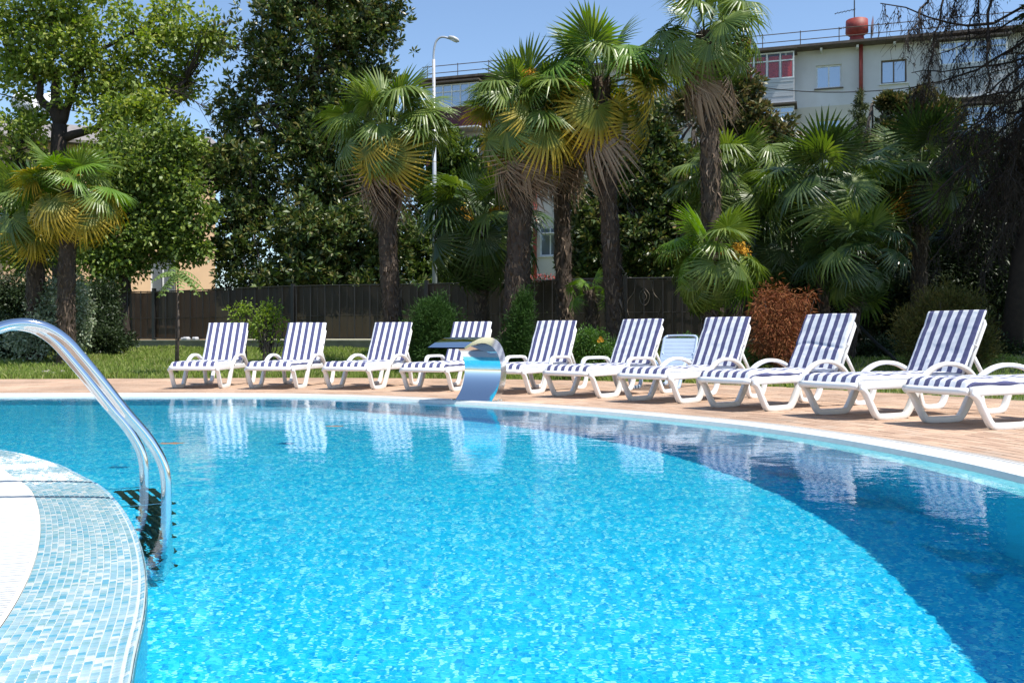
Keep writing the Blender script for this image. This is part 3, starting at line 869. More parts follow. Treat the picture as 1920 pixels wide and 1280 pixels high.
# faint ornament on the screen
M_chalk = simple('pale_cord', (0.16, 0.13, 0.10), .7)
def orn(pts, d=24.2):
    mb = MB()
    pp = catmull([at(px, py, 10) for px, py in pts], 6); out = []
    for p in pp:
        x = px_to_fence(960+1800*p.x/p.y); y = fence_y(x)-.03; out.append(Vector((x, y, CAM_H+(p.z-CAM_H)*y/p.y))-org)
    mb.tube(out, .012, 5); return mb.build('ornament', M_chalk, fence)
orn([(1180, 520), (1192, 526), (1188, 548), (1176, 566), (1178, 590), (1190, 604)])
orn([(1236, 522), (1222, 528), (1226, 550), (1238, 566), (1234, 590), (1224, 604)])
orn([(1208, 540), (1199, 552), (1201, 566), (1208, 572), (1215, 566), (1217, 552), (1208, 540)])
orn([(1207, 546), (1204, 556), (1208, 563), (1212, 556), (1207, 546)])
# low wall under the fence
mb = MB(); mbc = MB()
xs_ = [posts_x[0]+i*(posts_x[-1]-posts_x[0])/60 for i in range(61)]
for a, b in zip(xs_, xs_[1:]):
    p, q = fpt(a), fpt(b); t_ = (q-p).normalized(); nrm = Vector((t_.y, -t_.x, 0))
    v = []
    for P_ in (p, q):
        for o__ in (.16, -.16):
            for z_ in (.1, .72): v.append(P_+nrm*o__+Vector((0, 0, z_)))
    mb.add(v, [(0, 4, 5, 1), (2, 3, 7, 6)])
    v = []
    for P_ in (p, q):
        for o__ in (.19, -.19):
            for z_ in (.72, .755): v.append(P_+nrm*o__+Vector((0, 0, z_)))
    mbc.add(v, [(0, 4, 5, 1), (2, 3, 7, 6), (1, 5, 7, 3), (0, 2, 6, 4)])
gw = mb.build('garden_wall', M_conc); tag(gw, 'low olive grey garden wall carrying the brown screened fence', 'low wall')
mbc.build('wall_cap', M_cap, gw)
mb = MB(); random.seed(4)
for si, (px, py) in enumerate(((345, 634), (368, 633), (352, 636), (222, 628), (230, 629))):
    x = px_to_fence(px); c = fpt(x)+Vector((0, -.1, .80)); s_ = random.uniform(.07, .13)
    vs = [c+Vector((math.cos(a)*math.cos(e)*s_*random.uniform(.8, 1.4), math.sin(a)*math.cos(e)*s_, math.sin(e)*s_*.7)) for e in (-.6, .2, .9) for a in (0, 1.2, 2.5, 3.8, 5)]
    fs = [(r_*5+k, r_*5+(k+1) % 5, (r_+1)*5+(k+1) % 5, (r_+1)*5+k) for r_ in range(2) for k in range(5)]+[(10, 11, 12, 13, 14)]
    mbs = MB(); mbs.add([v-c for v in vs], fs); o = mbs.build('stone', simple('pale_stone', (.4, .4, .42), .8)); o.location = c-Vector((0, 0, .02))
    tag(o, ['larger pale stone on the low wall behind the first lounger', 'right one of the two larger pale stones on the low wall', 'middle pale stone on the low wall behind the first lounger', 'left pale stone of the pair near the yellow palms', 'right pale stone of the pair near the yellow palms'][si], 'stone')

# street lamp
M_galv = simple('galvanised_pole', (0.42, 0.43, 0.45), .42, .1, 4, metal=.35)
ld = 29.8; lb = at(815, 640, ld); lb.z = 0.4
lp = empty('street_lamp', lb); tag(lp, 'tall curved grey street lamp rising behind the fence', 'street lamp')
topz = at(812, 100, ld).z-lb.z
pts = [Vector((0, 0, 0)), Vector((0, 0, 4)), Vector((-.03, 0, topz-.2))]
mb = MB(); mb.tube(pts, [.085, .07, .05], 14); mb.build('pole', M_galv, lp, True)
armp = catmull([Vector((-.03, 0, topz-.25)), Vector((-.03, 0, topz)), Vector((.02, 0, topz+.3)), Vector((.13, 0, topz+.46)), Vector((.28, 0, topz+.50)), Vector((.50, 0, topz+.44))], 6)
mb = MB(); mb.tube(armp, .032, 10); mb.build('arm', M_galv, lp, True)
mb = MB(); mb.tube([Vector((.42, 0, topz+.47)), Vector((.46, 0, topz+.49)), Vector((.58, 0, topz+.46)), Vector((.70, 0, topz+.40)), Vector((.76, 0, topz+.36))], [.04, .08, .10, .09, .03], 12, sx=.7); mb.build('lamp_head', simple('lamp_housing', (.5, .5, .5), .4), lp, True)
mb = MB(); mb.tube([Vector((.50, 0, topz+.42)), Vector((.60, 0, topz+.385)), Vector((.70, 0, topz+.34))], [.05, .075, .05], 10, sx=.4); mb.build('lens', simple('lamp_lens', (.65, .66, .66), .15), lp, True)

# ---- apartment block
BE = Vector((0.9525, -0.3045, 0)); BA = Vector((-3.17, 51.8, 0)); BG = 0.4
def BU(px, py=None):
    k = (px-960)/FPX; u = (51.8*k+3.17)/(.9525+.3045*k); d = 51.8-.3045*u
    return u if py is None else (u, CAM_H-(py-640)*d/FPX)
def plaster_mat():
    m, n, b = nt('block_plaster')
    tc = N(n, 'ShaderNodeTexCoord'); sp = N(n, 'ShaderNodeSeparateXYZ'); n.links.new(tc.outputs['Object'], sp.inputs[0])
    no = N(n, 'ShaderNodeTexNoise', i_Scale=.5, i_Detail=9.0, i_Roughness=.65); n.links.new(tc.outputs['Object'], no.inputs['Vector'])
    zb = BU(1550, 199)[1]
    gt = N(n, 'ShaderNodeMath', operation='GREATER_THAN'); gt.inputs[1].default_value = zb; n.links.new(sp.outputs['Z'], gt.inputs[0])
    mx = N(n, 'ShaderNodeMix', data_type='RGBA'); mx.inputs[6].default_value = (0.62, 0.57, 0.49, 1); mx.inputs[7].default_value = (0.66, 0.65, 0.67, 1); n.links.new(gt.outputs[0], mx.inputs[0])
    r2 = ramp(n, [(.3, (.8, .79, .77)), (.65, (1, 1, 1))]); n.links.new(no.outputs['Fac'], r2.inputs[0])
    m2 = N(n, 'ShaderNodeMix', data_type='RGBA', blend_type='MULTIPLY'); m2.inputs[0].default_value = .9; n.links.new(mx.outputs[2], m2.inputs[6]); n.links.new(r2.outputs[0], m2.inputs[7])
    n.links.new(m2.outputs[2], b.inputs['Base Color']); b.inputs['Roughness'].default_value = .9; return m
M_plaster = plaster_mat()
M_frame = simple('window_frame_white', (.70, .70, .70), .5); M_brownf = simple('window_surround_brown', (.13, .10, .08), .7)
M_maroon = simple('maroon_cladding', (0.085, 0.010, 0.022), .55, .15, 2); M_red = simple('red_oxide', (0.24, 0.035, 0.025), .6, .25, 5)
M_siding = simple('grey_siding', (.44, .45, .47), .6, .06, 3); M_roof = simple('roof_sheet', (.10, .075, .06), .7, .3, 4)
def glass():
    m, n, b = nt('window_glass'); b.inputs['Base Color'].default_value = (.42, .47, .53, 1); b.inputs['Metallic'].default_value = .65; b.inputs['Roughness'].default_value = .05; b.inputs['Specular IOR Level'].default_value = 1.0
    b.inputs['Coat Weight'].default_value = .6; b.inputs['Coat Roughness'].default_value = .02
    return m
M_glass = glass(); M_curt = simple('curtain_cloth', (.50, .52, .56), .9, .2, 12); M_redcurt = simple('red_curtain', (.55, .05, .04), .9, .3, 14); M_dark = simple('dark_room', (.02, .02, .022), .9)
blk = empty('apartment_block', BA, math.atan2(BE.y, BE.x)); tag(blk, 'long pale apartment block with glazed balconies behind the palms', 'building')
U0, U1 = -1.6, 40.0; ZR = 14.85
def roofz(u): return BU(1550, 93)[1]
ZR = roofz(0)
wins = [dict(r=(1530, 120, 1578, 167), k='open'), dict(r=(1652, 110, 1700, 158), k='two'), dict(r=(1530, 222, 1577, 262), k='green'), dict(r=(1652, 218, 1700, 262), k='two'),
        dict(r=(1140, 147, 1172, 186), k='two'), dict(r=(1248, 150, 1282, 190), k='two'), dict(r=(1140, 330, 1172, 372), k='two'), dict(r=(1248, 245, 1280, 285), k='two'),
        dict(r=(1905, 95, 1960, 150), k='two'), dict(r=(1900, 205, 1950, 262), k='two'), dict(r=(1062, 330, 1092, 372), k='two'),
        dict(r=(1530, 325, 1577, 368), k='two'), dict(r=(1652, 322, 1700, 366), k='two'), dict(r=(1012, 425, 1050, 480), k='dark')]
rects = []
for w in wins:
    a = BU(w['r'][0], w['r'][3]); b = BU(w['r'][2], w['r'][1]); w['b'] = (a[0], a[1], b[0], b[1]); rects.append(w['b'])
def wall_holes(mb, u0, u1, z0, z1, rects, y=0.0, rev=.18):
    us = sorted({u0, u1, *[r_[0] for r_ in rects], *[r_[2] for r_ in rects]}); zs = sorted({z0, z1, *[r_[1] for r_ in rects], *[r_[3] for r_ in rects]})
    for a, b in zip(us, us[1:]):
        for c, d in zip(zs, zs[1:]):
            mu, mz = (a+b)/2, (c+d)/2
            if any(r_[0] < mu < r_[2] and r_[1] < mz < r_[3] for r_ in rects): continue
            mb.add([(a, y, c), (b, y, c), (b, y, d), (a, y, d)], [(0, 1, 2, 3)])
    for r_ in rects:
        a, c, b, d = r_
        mb.add([(a, y, c), (b, y, c), (b, y, d), (a, y, d), (a, y+rev, c), (b, y+rev, c), (b, y+rev, d), (a, y+rev, d)], [(0, 4, 5, 1), (1, 5, 6, 2), (2, 6, 7, 3), (3, 7, 4, 0)])
mb = MB(); wall_holes(mb, U0, U1, BG, ZR, rects)
mb.add([(U0, 0, BG), (U0, 11, BG), (U0, 11, ZR), (U0, 0, ZR), (U1, 0, BG), (U1, 11, BG), (U1, 11, ZR), (U1, 0, ZR)], [(0, 3, 2, 1), (4, 5, 6, 7), (1, 2, 6, 5)])
mb.build('wall', M_plaster, blk)
def window(b, kind, parent, y=.12):
    a, c, e, d = b; w = e-a; h = d-c
    fo_ = MB(); t_ = .07; fm = M_brownf if kind == 'two' else M_frame
    for bx in (((a+t_/2), (c+d)/2, t_, h), ((e-t_/2), (c+d)/2, t_, h), ((a+e)/2, c+t_/2, w-2*t_, t_), ((a+e)/2, d-t_/2, w-2*t_, t_), ((a+e)/2, (c+d)/2, t_*.9, h-2*t_)):
        fo_.box((bx[0], y, bx[1]), (bx[2], .06, bx[3]))
    f = fo_.build('window', fm, parent)
    hw = w/2-t_*1.45
    for i, cx in enumerate((a+t_+hw/2, e-t_-hw/2)):
        p = MB(); p.box((cx, y+.012, (c+d)/2), (hw, .012, h-2*t_)); p.build('pane', M_glass, f)
    if kind in ('open', 'green'):
        p = MB(); p.box((a+t_+hw/2, y+.05, (c+d)/2), (hw, .01, h-2*t_)); p.build('curtain', M_curt if kind == 'open' else simple('green_curtain', (.12, .35, .28), .8), f)
    s = MB(); s.box(((a+e)/2, -.03, c-.04), (w+.16, .14, .05)); s.build('sill', M_brownf if kind == 'open' else M_frame, f)
for w in wins:
    window(w['b'], w['k'], blk)
    a, c, e, d = w['b']; p = MB(); p.box(((a+e)/2, .30, (c+d)/2), (e-a+.1, .01, d-c+.1)); p.build('window_backing', M_dark if w['k'] in ('open', 'dark') else M_curt, blk)  # flat backing; the dark ones paint the unlit room into the colour
# roof slab, eave brackets, railing
mb = MB(); mb.box(((U0+U1)/2, 5.0, ZR+.06), (U1-U0+.8, 11.6, .12)); mb.build('roof', M_roof, blk)
u = 10.8; br = MB(); br.box((0, 0, 0), (.10, .55, .13)); b0 = br.build('eave_bracket', M_frame, blk); b0.location = (u, -.28, ZR-.12)
while u < U1-1: u += 1.62; share('eave_bracket', b0.data, blk, (u, -.28, ZR-.12))
for h_ in (.42, .80):
    mb = MB(); mb.tube([(U0, -.5, ZR+h_), (U1, -.5, ZR+h_)], .022, 6); mb.build('roof_rail', M_roof, blk)
mb = MB(); mb.tube([(0, 0, 0), (0, 0, .8)], .022, 5); b0 = mb.build('rail_post', M_roof, blk); b0.location = (U0+.3, -.5, ZR+.06); u = U0+.3
while u < U1-1.5: u += 1.75; share('rail_post', b0.data, blk, (u, -.5, ZR+.06))
def pipe(px, y0, y1, r_=.09, name='downpipe', mat=None):
    a = BU(px, y0); b = BU(px, y1); mb = MB(); mb.tube([(a[0], -.22, a[1]), (a[0], -.22, b[1])], r_, 8); return mb.build(name, mat or M_red, blk, True)
pipe(1614, 80, 200); pipe(1005, 330, 560, .11)
def balcony(px0, px1, ytop, ysill, ybot, mat, slab=True, curt=None, nm=4, proj=1.0, siding=False):
    a = BU(px0, ybot); b = BU(px1, ytop); zs_ = BU((px0+px1)/2, ysill)[1]; u0, u1, z0, z1 = a[0], b[0], a[1], b[1]
    g_ = MB(); t_ = .06
    if siding:
        nn = max(3, int((zs_-z0)/.16))
        for i in range(nn):
            zz = z0+(zs_-z0)*(i+.5)/nn; s_ = MB(); s_.box(((u0+u1)/2, -proj-.01*(i % 2), zz), (u1-u0, .03, (zs_-z0)/nn*.93)); s_.build('siding_board', mat, blk)
        g_.box(((u0+u1)/2, -proj+.04, (z0+zs_)/2), (u1-u0, .03, zs_-z0))
    else: g_.box(((u0+u1)/2, -proj, (z0+zs_)/2), (u1-u0, .06, zs_-z0))
    for uu in (u0, u1): g_.box((uu, -proj/2, (z0+zs_)/2), (.06, proj-.07, zs_-z0-.01))
    g_.box(((u0+u1)/2, -proj/2, z0-.06), (u1-u0+.1, proj+.05, .12)); par = g_.build('balcony', mat, blk)
    s_ = MB(); s_.box(((u0+u1)/2, -proj/2-.02, z0-.16), (u1-u0+.14, proj+.1, .07)); s_.build('slab', M_frame, par)
    s_ = MB(); s_.box(((u0+u1)/2, -proj/2-.1, z1+.1), (u1-u0+.3, proj+.4, .08)); s_.build('balcony_roof', M_roof, par)
    for i in range(nm+1):
        uu = u0+(u1-u0)*i/nm; s_ = MB(); s_.box((uu, -proj, (zs_+z1)/2), (t_, .07, z1-zs_)); s_.build('mullion', M_frame, par)
    for zz in (zs_+.03, z1-.03, zs_+(z1-zs_)*.68): s_ = MB(); s_.box(((u0+u1)/2, -proj-.002, zz), (u1-u0, .064, t_)); s_.build('transom', M_frame, par)
    for i in range(nm):
        ua = u0+(u1-u0)*(i+.5)/nm; s_ = MB(); s_.box((ua, -proj+.012, (zs_+z1)/2), ((u1-u0)/nm-t_, .01, z1-zs_-t_)); s_.build('pane', M_glass if not curt else M_clear, par)
        if curt: s_ = MB(); s_.box((ua, -proj+.10, (zs_+z1)/2-(.1 if i else 0)), ((u1-u0)/nm-t_*2.5, .01, (z1-zs_)-.1)); s_.build('curtain', curt, par)
def thin_glass():
    m, n, b = nt('clear_pane'); t = N(n, 'ShaderNodeBsdfTransparent'); g_ = N(n, 'ShaderNodeBsdfGlossy', i_Roughness=.03); f = N(n, 'ShaderNodeFresnel', i_IOR=1.5); x = N(n, 'ShaderNodeMixShader')
    n.links.new(f.outputs[0], x.inputs[0]); n.links.new(t.outputs[0], x.inputs[1]); n.links.new(g_.outputs[0], x.inputs[2]); n.links.new(x.outputs[0], n.nodes['Material Output'].inputs[0]); return m
M_clear = thin_glass()
balcony(812, 908, 163, 209, 245, M_maroon, nm=6)
balcony(812, 908, 268, 300, 336, M_maroon, nm=6)
balcony(1102, 1185, 238, 276, 312, M_maroon, nm=5)
balcony(1392, 1489, 107, 160, 203, M_siding, curt=M_redcurt, nm=4, siding=True)
balcony(1392, 1489, 208, 246, 300, M_siding, nm=4, siding=True)
balcony(1758, 1880, 82, 130, 188, M_siding, nm=4, siding=True)
balcony(1758, 1880, 205, 252, 300, M_siding, nm=4, siding=True)
a = BU(1035, 440); mb = MB(); mb.box((a[0], -.4, a[1]), (.9, .8, .05)); mb.build('entrance_canopy', M_siding, blk)
# red roof vent, antenna, dish
vu, vz = BU(1607, 80); vp = blk.matrix_basis @ Vector((0, 0, 0))
def bworld(u, y, z): return BA+BE*u+Vector((.3045, .9525, 0))*y+Vector((0, 0, z))
v_ = empty('roof_vent', bworld(vu, .3, ZR+.12)); tag(v_, 'round rust red vent head on the roof edge', 'roof vent')
mb = MB(); mb.tube([(0, 0, 0), (0, 0, .5)], [.42, .30], 16); mb.build('neck', M_red, v_, True)
mb = MB(); mb.tube([(0, 0, .42), (0, 0, .62), (0, 0, 1.22)], [.25, .52, .50], 18); mb.build('head', M_red, v_, True)
mb = MB(); mb.tube([(0, 0, 1.2), (0, 0, 1.24)], [.50, .46], 18); mb.build('lid', M_red, v_, True)
v2 = empty('roof_vent', bworld(BU(1391), .3, ZR+.12)); tag(v2, 'small rust red vent half hidden behind the tallest palm', 'roof vent')
mb = MB(); mb.tube([(0, 0, 0), (0, 0, .3)], [.3, .25], 12); mb.build('neck', M_red, v2, True); mb = MB(); mb.tube([(0, 0, .28), (0, 0, .8)], [.42, .42], 14); mb.build('head', M_red, v2, True)
an = empty('antenna', bworld(vu-.1, .6, ZR+.12)); tag(an, 'thin television antenna beside the red roof vent', 'antenna')
mb = MB(); mb.tube([(0, 0, 0), (0, 0, 2.3)], .03, 6); mb.build('mast', M_iron, an)
for zz, L_, dx in ((1.75, 1.0, -.45), (1.0, .7, -.4)):
    mb = MB(); mb.tube([(dx-L_/2, 0, zz-.1), (dx+L_/2, 0, zz+.12)], .016, 5); bo = mb.build('boom', M_iron, an)
    for i in range(6):
        t_ = -L_/2+L_*(i+.5)/6; mb = MB(); mb.tube([(dx+t_, -.2, zz+t_*.2), (dx+t_, .2, zz+t_*.2)], .01, 4); mb.build('element', M_iron, bo)
ds = empty('satellite_dish', bworld(BU(1634), .2, ZR+.12)); tag(ds, 'white satellite dish turned sideways on the roof edge', 'satellite dish')
mb = MB(); rr = [0, .2, .35, .5]; vs = [Vector((0, 0, .85))]; n_ = 16
for r_ in rr[1:]:
    for k in range(n_):
        a_ = 2*math.pi*k/n_; vs.append(Vector((.30*r_*r_+.2*r_*math.cos(a_), r_*.75*math.cos(a_), .85+r_*math.sin(a_))))
fs = [(0, 1+k, 1+(k+1) % n_) for k in range(n_)]+[(1+r_*n_+k, 1+(r_+1)*n_+k, 1+(r_+1)*n_+(k+1) % n_, 1+r_*n_+(k+1) % n_) for r_ in range(2) for k in range(n_)]
mb.add(vs, fs); mb.build('dish', M_frame, ds, True)
mb = MB(); mb.tube([(0, 0, 0), (0, 0, .85)], .03, 6); mb.build('bracket', M_iron, ds)

# ---- peach house on the left
M_peach = simple('peach_plaster', (0.78, 0.53, 0.33), .9, .06, 1.2, dirt=(.66, .45, .29))
hp = at(404, 640, 41.0); hs = empty('peach_house', (hp.x, hp.y, .4), R(26)); tag(hs, 'peach rendered house seen between the trees on the left', 'building')
Hh = 8.2
hr = [(-2.6, .9, -1.6, 3.9), (-2.6, 4.9, -1.6, 6.7), (-5.6, .9, -4.6, 3.9-1.2), (-5.6, 4.9, -4.6, 6.7)]
mb = MB(); wall_holes(mb, -9, 0, 0, Hh, hr)
mb.add([(-9, 0, 0), (-9, 8, 0), (-9, 8, Hh), (-9, 0, Hh), (0, 0, 0), (0, 8, 0), (0, 8, Hh), (0, 0, Hh)], [(0, 3, 2, 1), (4, 5, 6, 7)])
mb.build('wall', M_peach, hs)
for r_ in hr: window(r_, 'x', hs); p = MB(); p.box(((r_[0]+r_[2])/2, .3, (r_[1]+r_[3])/2), (r_[2]-r_[0]+.1, .01, r_[3]-r_[1]+.1)); p.build('window_backing', M_dark, hs)  # dark backing panel stands in for the unlit room inside
mb = MB(); mb.add([(-9.4, -.5, Hh), (.4, -.5, Hh), (.4, 4, Hh+1.5), (-9.4, 4, Hh+1.5), (-9.4, 8.5, Hh), (.4, 8.5, Hh), (-9.4, -.5, Hh+.12), (.4, -.5, Hh+.12), (.4, 4, Hh+1.62), (-9.4, 4, Hh+1.62), (-9.4, 8.5, Hh+.12), (.4, 8.5, Hh+.12)],
       [(0, 1, 2, 3), (3, 2, 5, 4), (6, 9, 8, 7), (9, 10, 11, 8), (0, 6, 7, 1), (1, 7, 8, 2), (2, 8, 11, 5), (0, 3, 9, 6), (3, 4, 10, 9)]); mb.build('roof', simple('house_roof', (.22, .20, .19), .8), hs)

# small cumulus beyond the trees
def cloud(px, py, d, w):
    c = at(px, py, d); bm = bmesh.new()
    for i in range(9):
        r_ = w*random.uniform(.26, .42); M = Matrix.Translation((random.uniform(-.5, .5)*w, random.uniform(-.3, .3)*w, random.uniform(-.05, .22)*w)) @ Matrix.Scale(r_, 4)
        bmesh.ops.create_icosphere(bm, subdivisions=3, radius=1, matrix=M)
    for v in bm.verts: v.co += Vector((1, 1, 1))*noise.noise(v.co*(4/w))*w*.06
    me = bpy.data.meshes.new('cloud'); bm.to_mesh(me); bm.free(); me.polygons.foreach_set('use_smooth', [True]*len(me.polygons))
    me.materials.append(M_cloud); o = bpy.data.objects.new('cloud', me); C.objects.link(o); o.location = c; o['kind'] = 'structure'
M_cloud, n_, b_ = nt('cloud_white'); b_.inputs['Base Color'].default_value = (.9, .9, .92, 1); b_.inputs['Roughness'].default_value = 1
cloud(70, 200, 1400, 42)
# ------------------------------------------------------------------ palms
G1 = [(0.075, 0.125, 0.020), (0.12, 0.18, 0.030), (0.18, 0.235, 0.045)]
M_fr_green = leaf_material('palm_green', G1, .38, .30, .55)
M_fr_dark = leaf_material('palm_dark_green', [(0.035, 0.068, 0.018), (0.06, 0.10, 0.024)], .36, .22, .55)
M_fr_bright = leaf_material('palm_bright_green', [(0.10, 0.20, 0.02), (0.15, 0.26, 0.03)], .4, .35, .5)
M_fr_yellow = leaf_material('palm_yellowing', [(0.10, 0.14, 0.02), (0.16, 0.17, 0.02)], .45, .3, .4, ((0.58, 0.42, 0.06), .38, .80))
M_fr_dead = leaf_material('palm_dead_straw', [(0.27, 0.19, 0.13), (0.38, 0.28, 0.20), (0.20, 0.14, 0.095)], .8, .15, .2)
M_trunk = simple('palm_trunk_fibre', (0.055, 0.039, 0.028), .95, .45, 14, bump=1.0)
M_flake = leaf_material('palm_leaf_bases', [(0.045, 0.032, 0.022), (0.09, 0.064, 0.044), (0.20, 0.15, 0.11)], .9, 0, .2)
M_orange = leaf_material('palm_flower', [(0.42, 0.20, 0.015), (0.55, 0.30, 0.03)], .7, .1, .2)

def frond_mesh(name, mat, seed, pl=.70, Rr=.62, n=34, span=285, bend=25, cup=.25, droop=.25, split=.5, hang=0.0):
    rr = random.Random(seed); V = []; F = []; T = []
    # petiole
    pts = catmull([Vector((0, 0, 0)), Vector((pl*.5, 0, .03)), Vector((pl, 0, -.02))], 3)
    for i, p in enumerate(pts):
        for k in range(4):
            a = math.pi/4+k*math.pi/2; V.append(p+Vector((0, math.cos(a)*.014, math.sin(a)*.010))); T.append(0.0)
    for i in range(len(pts)-1):
        for k in range(4): F.append((i*4+k, i*4+(k+1) % 4, (i+1)*4+(k+1) % 4, (i+1)*4+k))
    Mb = Matrix.Rotation(R(bend), 3, 'Y'); hub = Vector((pl, 0, -.02)); dth = R(span)/n
    for s in range(n):
        th = R(span)*((s+.5)/n-.5); L = Rr*(.80+.20*math.cos(th*.75))*rr.uniform(.92, 1.04); jit = rr.gauss(0, .03)
        tipd = rr.uniform(.4, 2.0)*droop; c_, s_ = math.cos(th), math.sin(th); b0 = len(V)
        for r_, wf in ((.07, 1.0), (split, 1.0), (.5+split*.5, .62), (1.0, 0.0)):
            r = r_*L; w = min(r, split*L*1.05)*math.tan(dth/2)*wf
            z = -cup*abs(s_)*r*(.6+.4*r_) - tipd*max(0, r_-.35)**2*L*1.6
            fold = .45*w
            ang = th+jit*r_
            cx, sy = math.cos(ang), math.sin(ang)
            # hanging dead leaflets collapse towards the leaf axis
            if hang: sy *= (1-hang*.75*r_); cx = cx*(1-hang*.2)+hang*.45*r_
            ctr = Vector((r*cx, r*sy, z)); sd = Vector((-s_, c_, 0))
            if wf > 0:
                V += [Mb @ (ctr-sd*w)+hub, Mb @ (ctr+Vector((0, 0, fold)))+hub, Mb @ (ctr+sd*w)+hub]; T += [r_]*3
            else: V.append(Mb @ ctr+hub); T.append(1.0)
        for q in range(2):
            a = b0+q*3; F += [(a, a+3, a+4, a+1), (a+1, a+4, a+5, a+2)]
        a = b0+6; F += [(a, a+3, a+1), (a+1, a+3, a+2)]
    me = bpy.data.meshes.new(name); me.from_pydata([tuple(v) for v in V], [], F); me.materials.append(mat)
    at_ = me.attributes.new('tip', 'FLOAT', 'POINT'); at_.data.foreach_set('value', T)
    return me
def frond_set(mat, s0):
    return {'up': [frond_mesh('frond', mat, s0+i, bend=10+8*i, cup=.30, droop=.10+.06*i, pl=.55) for i in range(2)],
            'mid': [frond_mesh('frond', mat, s0+5+i, bend=30+14*i, cup=.28, droop=.25+.1*i) for i in range(3)],
            'low': [frond_mesh('frond', mat, s0+9+i, bend=45+16*i, cup=.35, droop=.55) for i in range(2)]}
FS = {'green': frond_set(M_fr_green, 10), 'dark': frond_set(M_fr_dark, 30), 'bright': frond_set(M_fr_bright, 50), 'yellow': frond_set(M_fr_yellow, 70)}
FD = [frond_mesh('dead_frond', M_fr_dead, 90+i, bend=10+8*i, cup=.9, droop=.35, span=200, hang=.75, Rr=.75, pl=.45) for i in range(3)]

